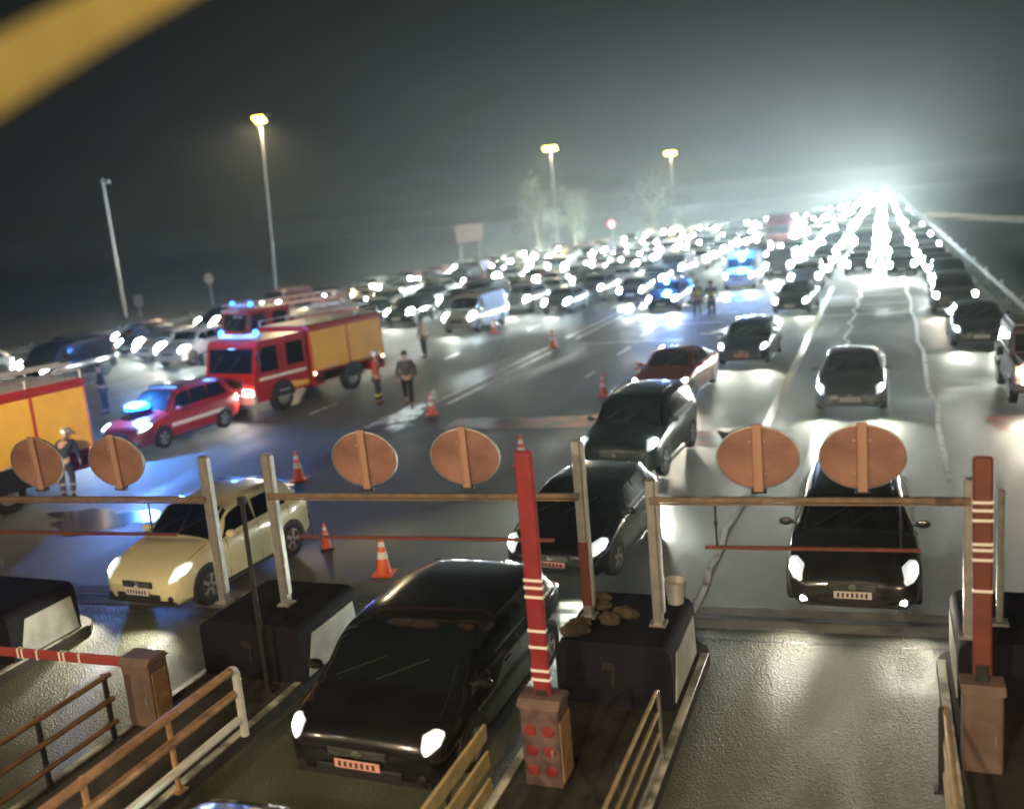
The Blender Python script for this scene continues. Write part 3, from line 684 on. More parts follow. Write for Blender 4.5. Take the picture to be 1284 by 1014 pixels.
def make_car(kindn,colour,label,cat='car',lod=0,head=None,spot=0,L=None,plate=plate_m,fog=False,rails=False,tall=1.0,group=None,hsize=1.0,tails=False,stripe=None,proto=False,front=True):
    if lod==0 and hsize==1.0: hsize=1.5
    sh=dict(SHAPES[kindn]); 
    if L: sh['L']=L
    if tall!=1.0: sh['st']=[(a,b_,c_,d*(1+(tall-1)*.5),e*tall if e>1 else e*(1+(tall-1)*.5),f) for a,b_,c_,d,e,f in sh['st']]; sh['H']*=tall
    nm={'hatchback':'hatchback_car','sedan':'sedan_car','estate car':'estate_car','suv':'suv_car','people carrier':'people_carrier','van':'van'}[kindn]
    t=thing(nm,label,cat,(0,0,0),group=group); m=PAINTS[colour]; Ln,W=sh['L'],sh['W']
    NU={0:54,1:30,2:18}[lod]
    us=sorted(set([i/NU for i in range(NU+1)]+[.012,.03,.045,.985]))
    ks=[0,1,2,2.5,3,4,4.6,5,5.5,6,6.5,7,8,9] if lod==0 else [0,1,2,3,4,5,6,7,8,9]
    b=MB(); rows=[]
    for u in us:
        rows.append([S(sh,u,k,-1) for k in ks]+[S(sh,u,k,1) for k in reversed(ks[:-1])])
    b.grid(rows)
    n=len(rows[0]); o0=0
    b.f.append(tuple(range(n-1))); b.mi.append(0)
    b.f.append(tuple((len(rows)-1)*n+i for i in range(n-2,-1,-1))); b.mi.append(0)
    body=b.obj('body',m,t,smooth=True)
    # glass
    w0,w1=sh['ws']
    b=MB()
    for s in (-1,1): panel(b,sh,lin(w0+.005,w0+.012),cst(w1-.004),6.25,8.99,s,10,5)
    ws=b.obj('windscreen',glass_m,t,smooth=True)
    if lod<2:
        for (a,c_) in sh['sw']:
            for s in (-1,1):
                b=MB(); first=(a,c_)==sh['sw'][0]
                last=(a,c_)==sh['sw'][-1]
                panel(b,sh,lin(a-.02,a+(.055 if first else 0)),lin(c_+(.015 if last else 0),c_-(.02 if last else 0)),5.12,5.93,s,6,3); b.obj('side_window',glass_m,t,smooth=True)
        b=MB(); r0,r1=sh['rs']
        for s in (-1,1): panel(b,sh,cst(r0-.03),cst(r1-.01),6.3,8.99,s,5,4)
        b.obj('rear_window',glass_m,t,smooth=True)
    # lights
    hu=(.010,.075) if kindn!='van' else (.008,.06)
    for s in (-1,1):
        b=MB()
        mid_,hh_=(hu[0]+hu[1]*1.1*hsize)/2,(hu[1]*1.1*hsize-hu[0])/2
        sq=lambda v:(max(0.0,1-abs(2*v-1)**2.6))**.5*.92+.06
        panel(b,sh,lambda v:max(.004,mid_-hh_*sq(v)),lambda v:mid_+hh_*sq(v),4.5-.25*(hsize-1),7.15+.2*(hsize-1),s,6 if lod<2 else 3,8 if lod<2 else 4,off=.014)
        h=b.obj('headlight',(head or head_m) if lod else lens_m,t,smooth=True)
        if lod==0:
            b=MB(); m2=mid_; h2=hh_*.66
            panel(b,sh,lambda v:max(.004,m2-h2*sq(v)),lambda v:m2+h2*sq(v),4.95-.15*(hsize-1),6.75,s,6,8,off=.019); b.obj('lamp',head or head_m,h,smooth=True)
        if spot:
            c_=S(sh,.02,5,s)
            lamp('headlight_beam','SPOT',(c_.x,c_.y-.22,c_.z-.03),spot,(.95,1,.86) if (head is not head_w) else (1,.9,.72),h,radius=.06,rot=(R(-74),0,0),spot=R(110),blend=1.0)
    if front:
        zf=sh['st'][0][2]; zt=sh['st'][0][4]; y=-Ln/2
        if lod<2:
            b=MB(); b.box((0,y-.012,(zf+zt)/2+.12),(W*.36,.03,.11),bev=.01); g=b.obj('grille',trim_m,t)
            if lod==0:
                c=MB()
                for k in range(3): c.box((0,y-.030,(zf+zt)/2+.085+.035*k),(W*.34,.008,.008))
                c.lathe([(.01,-.008),(.055,-.004),(.06,.004)],16,'Y',c=(0,y-.038,(zf+zt)/2+.13)); c.obj('grille_bars',chrome,g)
                c=MB(); c.box((0,y-.015,zf+.05),(W*.52,.04,.10),bev=.012); c.obj('lower_intake',trim_m,t)
                c=MB(); c.prism([(-W*.40,zf-.06),(W*.40,zf-.06),(W*.36,zf+.0),(-W*.36,zf+.0)],y-.02,y+.10,'Y'); c.obj('front_lip',trim_m,t)
            b=MB(); b.box((0,y-.040,zf+.135),(.50,.012,.11),bev=.003)
            if lod==0:
                b.m=1
                for k in range(7): b.box((-.19+.062*k,y-.047,zf+.135),(.032,.003,.07 if k in(0,1,3,4,6) else .06))
            p_=b.obj('number_plate',[plate,char_m],t)
            if lod==0:
                pass
            for s in (-1,1):
                b=MB(); b.lathe([(.03,-.01),(.055,0),(.05,.03)],10,'Y',c=(s*W*.36,-Ln/2+.02,zf+.03)); b.obj('fog_light',fog_m if fog else trim_m,t)
    if lod<2:
        for s in (-1,1):
            c_=S(sh,sh['ws'][0]+.075,5.1,s)
            b=MB(); b.lathe([(.02,-.055),(.075,-.04),(.095,0),(.085,.035),(.04,.05)],12,'Y',c=(0,0,0))
            mo=b.obj('mirror',m,t,smooth=True); mo.location=(c_.x+s*.13,c_.y,c_.z+.06); mo.scale=(1.15,1,.72)
            a=MB(); a.box((0,0,0),(.12,.04,.03)); ao=a.obj('mirror_arm',trim_m,mo); ao.location=(-s*.1,0,-.03)
        for s in (-1,1):
            b=MB(); panel(b,sh,cst(.955),cst(.99),4.1,5.2,s,3,3,off=.012); b.obj('tail_light',tail_m if tails else tail_off,t)
    r=.325 if kindn!='suv' else .36
    if kindn=='van': r=.34
    for uy in ((.19,.80) if kindn not in('van',) else (.17,.80)):
        for s in (-1,1):
            y=(uy-.5)*Ln
            if lod<2:
                b=MB(); rr=r+.06; nn=16
                arc=[(y+rr*math.cos(R(180*k/nn)),r+rr*math.sin(R(180*k/nn))) for k in range(nn+1)]
                b.prism([(p[0],p[1]) for p in arc]+[(y-rr,.20),(y+rr,.20)][0:2],s*(W/2-.05),s*(W/2+.004),'X'); b.obj('wheel_arch',trim_m,t)
            wheel(t,s*(W/2-.085),y,r,lod)
    if lod==0:
        for s in (-1,1):
            for uy in (.47,.68):
                b=MB(); b.box((s*(W/2*1.0),(uy-.5)*Ln,sh['st'][6][3]-.10),(.03,.16,.025),bev=.006); b.obj('door_handle',chrome if colour in('black','charcoal','silver') else m,t)
            for uy in (.335,.565,.80) if kindn!='van' else (.2,.37):
                b=MB(); a0=S(sh,uy,2.1,s); a1=S(sh,uy,4,s); a2=S(sh,uy,5,s)
                for p,q in ((a0,a1),(a1,a2)): b.cyl(p+Vector((s*.0,0,0)),q,.006,n=5)
                b.obj('door_gap',trim_m,body)
            b=MB(); b.box((s*W/2*.985,0,.235),(.05,Ln*.44,.06),bev=.01); b.obj('sill',trim_m,t)
            if rails:
                b=MB(); pts=[S(sh,u,7.1,s)+Vector((0,0,.045)) for u in (.46,.55,.65,.75,.84)]
                for p,q in zip(pts,pts[1:]): b.cyl(p,q,.014,n=8)
                for p in (pts[0],pts[-1],pts[2]): b.cyl(p,p-Vector((0,0,.05)),.014,n=6)
                b.obj('roof_rail',chrome,t)
        for s in (-.1,-.62):
            b=MB(); p=S(sh,w0+.01,8.6,1); p.x=s*W/2; q=S(sh,w0+.075,8.5,1); q.x=p.x+.5
            b.cyl(p+Vector((0,0,.02)),q+Vector((0,0,.03)),.009,n=6); b.obj('wiper',trim_m,t)
        # interior hint: mirror and seats are hidden by dark glass; hood shut-line
        b=MB()
        for s in (-1,1):
            pts=[S(sh,u,6.9,s)+Vector((0,0,.001)) for u in (.05,.10,.15,.20,.25)]
            for p,q in zip(pts,pts[1:]): b.cyl(p,q,.005,n=5)
        b.obj('bonnet_gap',trim_m,body)
    if proto: index_kids(t)
    return t, body
def put(t,x,yf,rz=0,L=4.3):
    """x, y of the front bumper"""
    L_=L; t.location=(x+math.sin(rz)*-L_/2*0, yf+L_/2*math.cos(rz), .012); t.rotation_euler=(0,0,rz)
    return t

SP=95
# --- foreground and middle cars of their own
t,_=make_car('people carrier','black','large black people carrier with lit headlights between a crash block and the bright red barrier',plate=plate_red,L=4.05,spot=SP*.3,hsize=.85,head=mat('headlight_near',(.8,.8,.8),.2,emit=(1,.98,.9),es=6))
put(t,-5.30,8.0,R(-1),4.05); t.scale=(1.12,1,.90)
t,_=make_car('estate car','charcoal','dark estate car with roof rails coming into the empty lane under the salmon disc',spot=SP*.35,rails=True,head=head_w,fog=True,L=4.2)
put(t,-.50,13.3,R(1),4.2); t.scale=(1,1,.95)
t,_=make_car('hatchback','yellow','pale yellow hatchback with lit headlights behind the thin leaning poles',spot=SP,head=head_w,L=3.75); put(t,-11.50,11.65,R(-3),3.75); t.scale=(1,1,1.03)
t,_=make_car('hatchback','black','black car with one headlight showing past the red wrapped gantry post',spot=SP,plate=plate_red,L=3.7); put(t,-5.02,13.9,R(-3),3.7); t.scale=(1.03,1,.90)
t,_=make_car('suv','dark green','dark green four-wheel drive with bright cool headlights nose to tail behind the black car',spot=SP*1.2,head=head_c,rails=True,L=4.2); put(t,-5.45,19.7,R(-3),4.2)
t,_=make_car('sedan','red','red car with white roof light glints in the queue beside two cones',spot=SP*1.2,head=head_w); put(t,-6.25,27.9,R(-4),4.4)
t,_=make_car('hatchback','dark blue','dark blue hatchback behind the red car, its nose washed red',spot=SP*1.2,head=head_m,plate=plate_red); put(t,-4.65,34.2,R(-3),4.1)
t,_=make_car('sedan','grey','lone grey saloon with a dark windscreen between the yellow and white wavy lines',spot=SP*1.2,head=head_c); put(t,-.88,26.4,0,4.5)
t,_=make_car('sedan','charcoal','charcoal saloon with flaring headlights ahead of the dark gap left of the yellow line',spot=SP,lod=1,head=head_c,hsize=1.3); put(t,-4.2,49.0,R(-4),4.5)
t,_=make_car('sedan','charcoal','charcoal saloon with a pale plate at the front of the right-hand edge queue',spot=SP,head=head_c); put(t,3.15,36.8,0,4.5)
t,_=make_car('suv','charcoal','charcoal four-wheel drive second in the right-hand edge queue',spot=SP*.7,lod=1,head=head_w,hsize=1.2); put(t,2.95,46.5,0,4.4)
# grey car ahead, mostly below the picture
t,_=make_car('hatchback','charcoal','dark car at the bottom picture edge, ahead of the large black people carrier',tails=True,head=mat('headlight_off',(.5,.5,.5),.2),L=4.0)
t.location=(-4.85,4.28,.012)

# boxy off-roader at right edge
def offroader():
    t=thing('off_road_vehicle','boxy brown off-road vehicle with stacked round lamps cut by the right picture edge','car',(3.95,29.0,.012))
    m=mat('paint_brown',(.16,.10,.07),.4,.1,coat=.5)
    b=MB(); b.box((0,0,.80),(1.85,4.2,.75),bev=.05); b.box((0,.75,1.5),(1.68,2.6,.75),bev=.06,taper=(.93,.95)); b.box((0,-1.4,1.20),(1.5,1.3,.10),bev=.04); b.obj('body',m,t)
    b=MB(); b.box((0,-.60,1.50),(1.42,.02,.48),Matrix.Rotation(R(-6),3,'X')); b.obj('windscreen',glass_m,t)
    for s in (-1,1):
        for y in (.0,1.0):
            b=MB(); b.box((s*.825,y,1.52),(.02,.8,.44),Matrix.Rotation(R(-s*3.5),3,'Y'),bev=.005); b.obj('side_window',glass_m,t)
        b=MB(); b.lathe([(.16,-.02),(.15,.03)],18,'Y',c=(s*.66,-2.13,.98)); h=b.obj('headlight',head_w,t); lamp('headlight_beam','SPOT',(s*.66,-2.2,.98),SP*.7,(1,.9,.7),h,rot=(R(-74),0,0),spot=R(95),blend=.9,radius=.06)
        b=MB(); b.lathe([(.10,-.02),(.09,.03)],14,'Y',c=(s*.68,-2.20,.62)); b.obj('fog_light',head_w,t)
        for y in (-1.3,1.3): 
            b=MB(); b.box((s*.90,y,.72),(.16,1.0,.16),bev=.04); b.obj('wheel_arch',trim_m,t); wheel(t,s*.84,y,.38,0)
        b=MB(); b.box((s*1.06,-.5,1.28),(.16,.06,.24),bev=.02); b.obj('mirror',trim_m,t)
    b=MB(); b.box((0,-2.2,.60),(1.8,.16,.20),bev=.03); b.obj('bumper',chrome,t)
    b=MB(); b.box((0,-2.11,.98),(.9,.03,.26)); [b.box((x,-2.13,.98),(.04,.03,.26)) for x in (-.35,-.2,-.05,.1,.25,.4)]; b.obj('grille',trim_m,t)
    b=MB(); b.box((0,.75,1.93),(1.45,2.2,.05),bev=.02); [b.cyl((s*.7,-.3,1.98),(s*.7,1.8,1.98),.02,n=6) for s in (-1,1)]; b.obj('roof_rack',white_m,t)
offroader()

# ---------------------------------------------------------------- emergency vehicles
def beacon(parent,loc,power,m=blue_hot,r=.09,lightbar=False,es=None):
    b=MB()
    if lightbar: b.box((0,0,.07),(1.1,.24,.12),bev=.04)
    else: b.lathe([(r,0),(r,.10),(r*.7,.16),(.01,.18)],14)
    o=b.obj('beacon',m,parent,smooth=True); o.location=loc
    c=MB(); c.lathe([(r*1.15,-.03),(r*1.15,.0)],14); c.obj('beacon_base',trim_m,o)
    lamp('beacon_light','POINT',(0,-.15,.35),power,(.08,.30,1),o,radius=.12)
    return o
fr=PAINTS['fire red']; shut=mat('shutter_amber',(.86,.50,.08),.42,0,nscale=2,namt=.08); shut2=mat('shutter_frame',(.45,.04,.03),.4)
wrail=mat('truck_alu',(.55,.54,.52),.45,.5,nscale=6,namt=.15)
wstripe=mat('reflective_white',(.8,.8,.78),.35)
def fire_engine(label,loc,rz,L=7.3,ladder=False,nsh=2,crew=True,H=3.0,spot=SP,low_beacon=0):
    """front toward -Y"""
    t=thing('fire_engine',label,'fire engine',loc,rz,'fire engines on the plaza')
    W=2.45; y0=-L/2; cab=2.7 if crew else 2.0; y1=y0+cab
    zf=.62
    b=MB()   # cab, side profile (y,z)
    prof=[(y0,zf-.1),(y0-.02,1.15),(y0+.06,1.42),(y0+.30,2.42),(y0+.42,2.58),(y1,2.62),(y1,zf),(y0+1.9,zf),(y0+1.75,1.0),(y0+.85,1.0),(y0+.7,zf-.1)]
    b.prism(prof,-W/2+.03,W/2-.03,'X'); cabo=b.obj('cab',fr,t)
    b=MB(); rot=Matrix.Rotation(-math.atan2(.24,1.0),3,'X'); b.box((0,y0+.165,1.93),(W-.34,.02,.86),rot,bev=.008); ws=b.obj('windscreen',glass_m,t)
    b=MB(); b.cyl((-.1,y0+.03,1.55),(.5,y0+.16,2.1),.012,n=5); b.cyl((-.9,y0+.03,1.55),(-.35,y0+.16,2.1),.012,n=5); b.obj('wipers',trim_m,ws)
    for s in (-1,1):
        for (a,c_,z) in ((y0+.45,y0+1.2,1.5),(y0+1.62,y1-.2,1.55)):
            b=MB(); b.prism([(a-.12 if a<y0+.6 else a,z),(c_,z),(c_,2.35),(a+.05,2.35)],s*(W/2-.032),s*(W/2-.018),'X'); b.obj('side_window',glass_m,t)
        b=MB(); b.prism([(y0+.28,1.0),(y0+1.32,1.02),(y0+1.32,2.42),(y0+.5,2.42)],s*(W/2-.033),s*(W/2-.026),'X'); dd=b.obj('cab_door',fr,t)
        b=MB(); b.box((s*(W/2-.015),y0+1.15,1.35),(.03,.16,.04)); b.obj('handle',trim_m,dd)
        if crew:
            b=MB(); b.prism([(y0+1.42,.7),(y1-.06,.7),(y1-.06,2.42),(y0+1.42,2.42)],s*(W/2-.033),s*(W/2-.026),'X'); b.obj('crew_door',fr,t)
        b=MB(); b.box((s*(W/2-.010),y0+1.4,1.28),(.03,2.3 if crew else 1.3,.10),bev=.004); b.obj('white_stripe',wstripe,t)
        b=MB(); b.box((s*(W/2+.16),y0+.15,2.0),(.16,.10,.42),bev=.03); b.cyl((s*(W/2-.05),y0+.3,2.3),(s*(W/2+.16),y0+.15,2.2),.02,n=6); b.obj('mirror',trim_m,t)
        b=MB(); b.box((s*.85,y0-.03,.86),(.42,.06,.20),bev=.02); h=b.obj('headlight',head_w,t)
        if spot: lamp('headlight_beam','SPOT',(s*.85,y0-.12,.86),spot,(1,.92,.8),h,radius=.08,rot=(R(-74),0,0),spot=R(95),blend=.9)
    b=MB(); b.box((0,y0-.04,.62),(W-.05,.22,.34),bev=.04); b.obj('bumper',wrail,t)
    b=MB(); b.box((0,y0-.02,1.15),(1.3,.05,.26),bev=.01); [b.box((0,y0-.05,1.06+.06*k),(1.2,.012,.02)) for k in range(4)]; b.obj('grille',trim_m,t)
    # body
    yb=y1+.14; ye=L/2; bl=ye-yb
    b=MB(); b.box((0,(yb+ye)/2,(.95+H)/2),(W,bl,H-.95),bev=.03)
    b.box((0,yb+.30,.75),(W-.04,.60,.42),bev=.02); b.box((0,ye-.35,.75),(W-.04,.7,.42),bev=.02); b.obj('body',fr,t)
    b=MB(); b.box((0,(y1+ye)/2,.70),(.9,ye-y1+.8,.2)); b.box((0,(y0+.8+ye)/2,.55),(.8,L-1.4,.16)); b.obj('chassis',trim_m,t)
    k=nsh; sw=(bl-.16-.10*(k-1))/k
    for s in (-1,1):
        for i in range(k):
            ya=yb+.08+i*(sw+.10)
            b=MB(); z0=1.22 if i==k-1 or k==1 else 1.02; n=20
            z0=1.08
            for j in range(n):
                zz=z0+(H-.22-z0)*j/n; hh=(H-.22-z0)/n
                b.prism([(ya,zz),(ya+sw,zz),(ya+sw,zz+hh*.88),(ya,zz+hh*.88)],s*(W/2+.001),s*(W/2+.022),'X')
            b.prism([(ya,z0),(ya+sw,z0),(ya+sw,H-.22),(ya,H-.22)],s*(W/2+.0),s*(W/2+.012),'X')
            so=b.obj('shutter',shut,t)
            b=MB(); b.box((s*(W/2+.035),ya+sw/2,z0+.05),(.03,.5,.05),bev=.006); b.obj('shutter_handle',wrail,so)
            b=MB(); 
            for yy in (ya-.03,ya+sw+.03): b.box((s*(W/2+.012),yy,(z0+H-.22)/2),(.03,.045,H-.2-z0),bev=.006)
            b.obj('shutter_frame',shut2,t)
        b=MB(); b.box((s*(W/2+.02),(yb+ye)/2,H-.10),(.05,bl,.12),bev=.01); b.obj('roof_trim',fr,t)
        for yy in (yb+.1,ye-.1):
            b=MB(); b.lathe([(.05,0),(.04,.03)],10,'X',c=(s*(W/2+.0),yy,1.0)) ; o=b.obj('marker_light',mat('marker_amber',(.9,.6,.2),.3,emit=(1,.72,.35),es=6),t)
    for s in (-1,1):
        b=MB(); b.box((s*(W/2-.02),y0+1.35,.50),(.10,.55,.05),bev=.01); b.box((s*(W/2-.02),y0+1.35,.74),(.10,.5,.04),bev=.01); b.obj('cab_step',wrail,t)
        b=MB(); b.box((s*(W/2+.008),(yb+ye)/2,.99),(.02,bl-.1,.05)); b.box((s*(W/2+.008),yb+.3,.78),(.02,.5,.26),bev=.004); b.box((s*(W/2+.008),ye-.35,.78),(.02,.55,.26),bev=.004); b.obj('lower_locker',PAINTS['burgundy'],t)
        b=MB(); b.prism([(y0+1.46,.72),(y1-.08,.72),(y1-.08,.86),(y0+1.46,1.00)],s*(W/2-.026),s*(W/2-.018),'X'); b.obj('yellow_stripe',shut,t)
        b=MB()
        for yy in (y0+1.36,y1-.02): b.box((s*(W/2-.028),yy,1.6),(.012,.02,1.6))
        b.obj('door_gap',trim_m,cabo)
    # roof deck
    b=MB()
    for xx in [-1.0+.25*i for i in range(9)]: b.box((xx,(yb+ye)/2,H+.015),(.12,bl-.1,.03),bev=.004)
    b.obj('roof_deck',wrail,t)
    b=MB()
    for s in (-1,1):
        b.cyl((s*1.12,yb,H+.22),(s*1.12,ye,H+.22),.022,n=6)
        for i in range(4): q=yb+(ye-yb)*i/3; b.cyl((s*1.12,q,H),(s*1.12,q,H+.22),.018,n=6)
    b.obj('roof_rail',wrail,t)
    # ladder
    b=MB(); zl=H+.34; n=14; la,lb=(y0+.1 if ladder else yb+.1),ye+.2
    for s in (-.22,.22): b.box((s+.35,(la+lb)/2,zl),(.05,lb-la,.08),bev=.006)
    for i in range(n): q=la+(lb-la)*(i+.5)/n; b.cyl((.13,q,zl),(.57,q,zl),.018,n=6)
    b.obj('ladder',wrail,t)
    if ladder:
        b=MB(); zl=H+.62
        for s in (-.35,.35): b.box((s-.2,(y0+ye)/2,zl),(.07,L+.2,.16),bev=.01); b.box((s-.2,(y0+ye)/2,zl+.3),(.05,L+.1,.05))
        for i in range(18): q=y0+(L)*(i+.5)/18; b.cyl((-.55,q,zl),(.15,q,zl),.02,n=6)
        for i in range(12): 
            q=y0+L*(i+.5)/12
            for s in (-.35,.35): b.cyl((s-.2,q-.15,zl),(s-.2,q+.15,zl+.3),.015,n=5)
        b.box((-.2,ye-.9,H+.25),(1.1,1.1,.55),bev=.08); b.obj('turntable_ladder',mat('ladder_salmon',(.62,.36,.27),.45,.2),t)
    b=MB(); b.box((0,ye+.01,1.95),(1.6,.03,1.6),bev=.01); b.obj('rear_shutter',wrail,t)
    for s in (-1,1):
        b=MB(); b.box((s*1.08,ye+.02,.95),(.16,.05,.34),bev=.02); b.obj('tail_light',tail_m,t)
    b=MB(); b.box((0,y0+.75,2.70),(1.9,.30,.14),bev=.04); b.obj('light_bar',mat('bar_pale',(.5,.52,.6),.3),t)
    for s in (-.85,.85): beacon(t,(s,y0+.7,2.76),60 if not low_beacon else low_beacon,blue_m)
    for y,dual in ((y0+1.28,0),(y0+1.28+3.75,1)):
        for s in (-1,1):
            b=MB(); r=.50; b.lathe([(r*.55,-.14),(r*.94,-.14),(r,-.10),(r,.10),(r*.94,.14),(r*.55,.14)],26,'X',closed=True); wo=b.obj('wheel',rubber,t,smooth=True); wo.location=(s*(W/2-.17),y,r)
            c=MB(); c.lathe([(.12,s*.12),(.15,s*.05),(r*.58,s*.06),(r*.60,s*.13),(r*.54,s*.13),(r*.5,s*.08)],20,'X'); [c.cyl((s*.05,.2*math.cos(a),.2*math.sin(a)),(s*.09,.2*math.cos(a),.2*math.sin(a)),.02,n=6) for a in [i*math.pi/4 for i in range(8)]]; c.obj('rim',rim_m,wo)
            b=MB(); nn=12; rr=.60; b.prism([(y+rr*math.cos(R(180*i/nn)),.52+rr*math.sin(R(180*i/nn))) for i in range(nn+1)],s*(W/2-.06),s*(W/2+.03 if dual else W/2-.015),'X'); b.obj('wheel_arch',trim_m,t)
    return t
FE2=fire_engine('red fire engine with two amber side shutters and lit headlights behind the command car',(-20.5,30.3,.012),R(-10),L=7.0,nsh=2,H=2.75,low_beacon=30)
FE1=fire_engine('red fire engine with amber side shutters, cut by the left picture edge',(-21.05,15.2,.012),R(-7),L=7.6,nsh=3,H=2.88,low_beacon=12)
FE3=fire_engine('farther ladder truck with a salmon coloured ladder on its roof, behind the middle fire engine',(-29.3,43.0,.012),R(-22),L=7.0,nsh=2,ladder=True,H=1.9,low_beacon=12)

def fire_pickup():
    sh=SHAPES['estate car']
    t,body=make_car('estate car','fire red','red command car with a flashing blue beacon on its bonnet beside the fire engines',spot=SP*.9,L=4.5,tall=1.14,head=head_m)
    t.name='fire_command_car'
    put(t,-21.3,21.8,R(-3),4.5)
    beacon(t,(-.25,-1.15,1.18),600,blue_hot,r=.36)
    b=MB(); b.box((0,-.1,1.67),(1.2,.3,.06),bev=.02); b.obj('light_bar',trim_m,t)
    for s in (-1,1):
        b=MB(); b.box((s*.915,.2,.62),(.012,2.4,.12),bev=.003); b.obj('white_stripe',wstripe,t)
fire_pickup()
# police
def police():
    t,_=make_car('estate car','dark blue','dark blue police car with a blue roof beacon on the double dashed line',spot=SP*1.3,lod=1,head=head_m,hsize=1.4,tall=1.1); t.name='police_car'
    put(t,-11.5,52.8,R(-3),4.6); beacon(t,(-.2,-.2,1.63),500,blue_hot,r=.20)
    t,_=make_car('van','white','white police van with a long blue light bar above its windscreen',cat='van',spot=SP*1.0,lod=1,head=mat('headlight_pink',(.8,.8,.8),.2,emit=(1,.85,.85),es=45),tall=1.1); t.name='police_van'
    put(t,-8.75,63.5,R(-2),4.9); 
    b=MB(); b.box((0,0,.09),(1.5,.28,.16),bev=.05); o=b.obj('beacon',blue_hot,t); o.location=(0,-1.0,2.13); lamp('beacon_light','POINT',(0,-.3,.4),500,(.08,.35,1),o,radius=.2)
    b=MB(); b.box((0,-2.47,.93),(1.2,.04,.16),bev=.01); b.obj('blue_stripe',PAINTS['dark blue'],t)
police()

# ---------------------------------------------------------------- the jam
ORD=['first','second','third','fourth','fifth','sixth','seventh','eighth','ninth','tenth','eleventh','twelfth','thirteenth','fourteenth','fifteenth','sixteenth','seventeenth','eighteenth','nineteenth','twentieth','twenty-first','twenty-second']
protos={}
hmats=[far_m,far_c,head_w,far_m,far_c,far_m]
def proto(kindn,lod):
    if (kindn,lod) not in protos:
        t,b_=make_car(kindn,'black','x','car',lod=lod,hsize=2.0 if lod==1 else 3.0,proto=True)
        for ch in t.children:
            if ch.name.split('.')[0] in('body','headlight','mirror'): slotobj(ch,ch.data.materials[0])
        protos[(kindn,lod)]=[t,False]
    return protos[(kindn,lod)]
QUEUE=[]
def jam_car(*a,**k): QUEUE.append((a,k))
def build_jam_car(x,y,rz,kindn,colour,lod,label,group,hm,scale=1.0,spot=0):
    pr=proto(kindn,lod)
    if not pr[1]: t=pr[0]; pr[1]=True; kids=list(KIDS[t.name])
    else:
        t=copy_tree(pr[0]); kids=KIDS[t.name]
    L=SHAPES[kindn]['L']
    t.location=(x,y+L/2,.012); t.rotation_euler=(0,0,rz); t.scale=(scale,)*3
    t['label']=label; t['group']=group; t['category']='van' if kindn=='van' else 'car'
    h0=None
    for ch in kids:
        n=ch.name.split('.')[0]
        if n in('body','mirror'): slotobj(ch,PAINTS[colour])
        if n=='headlight': slotobj(ch,(mid_c if hm is far_c else (mid_m if hm is far_m else hm)) if y<75 else hm); h0=h0 or ch
    if spot and h0:
        lamp('headlight_beam','SPOT',(0,-L/2-.45,.72),spot,(.94,1,.88),h0,radius=.12,rot=(R(-74),0,0),spot=R(100),blend=.9)
    return t
rj=random.Random(11)
KN=['hatchback','hatchback','sedan','estate car','suv','hatchback','van']
COL=['black','charcoal','grey','silver','white','dark blue','charcoal','black','burgundy','beige','dark green','grey']
# left jam: queues counted from the plaza's left edge, start = y of the first bumper
starts=[33.5,36,33.0,38.5,53,51.5,56,47.0,54,59.5]
xs=[-44.6,-41.0,-37.6,-34.2,-31.0,-27.8,-24.6,-21.6,-18.2,-15.4]
ncar=0
for qi,(x0,y0) in enumerate(zip(xs,starts)):
    y=y0; i=0
    while y<232:
        # funnel: shrink toward the road
        f=0 if y<125 else min(1,(y-125)/110)
        xx=x0+( (-11.2+ (qi/9)*5.5) - x0)*f + rj.uniform(-.35,.35)
        keep=True
        if y>150 and qi in(1,4,7): keep=False
        if y>205 and qi in(2,5,8): keep=False
        if FE3 and abs(xx+29.3)<3.0 and 34<y<48.5: keep=False
        kn=rj.choice(KN); col=rj.choice(COL)
        rz=R(rj.uniform(-4,4))+ (0 if f==0 else math.atan2((x0+9)*-1,110)*.7*(-1) if f<1 else 0)
        if qi==7 and i==0: kn,col='van','white'
        if qi==7 and i==1: kn,col='suv','silver'
        if qi==0 and i==0: kn,col='estate car','silver'
        if keep:
            lod=1 if y<78 else 2
            if y<112:
                lab=f"{col} {kn if kn!='suv' else 'four-wheel drive'}, {ORD[i]} from the front in the {ORD[qi]} queue from the left"
                grp='cars queuing on the left side of the plaza'
            else:
                lab='distant car with blazing headlights in the far jam where the plaza narrows'; grp='distant cars in the narrowing jam'
            if (qi,i)==(7,0): lab='white van, foremost of the queue just left of the walking people'
            jam_car(xx,y,rz,kn,col,lod,lab,grp,rj.choice(hmats),spot=(SP*.9 if (i==0 or y<58) else 0))
            ncar+=1
        i+=1; y+=rj.uniform(6.4,8.6) if y<140 else rj.uniform(8.5,12)
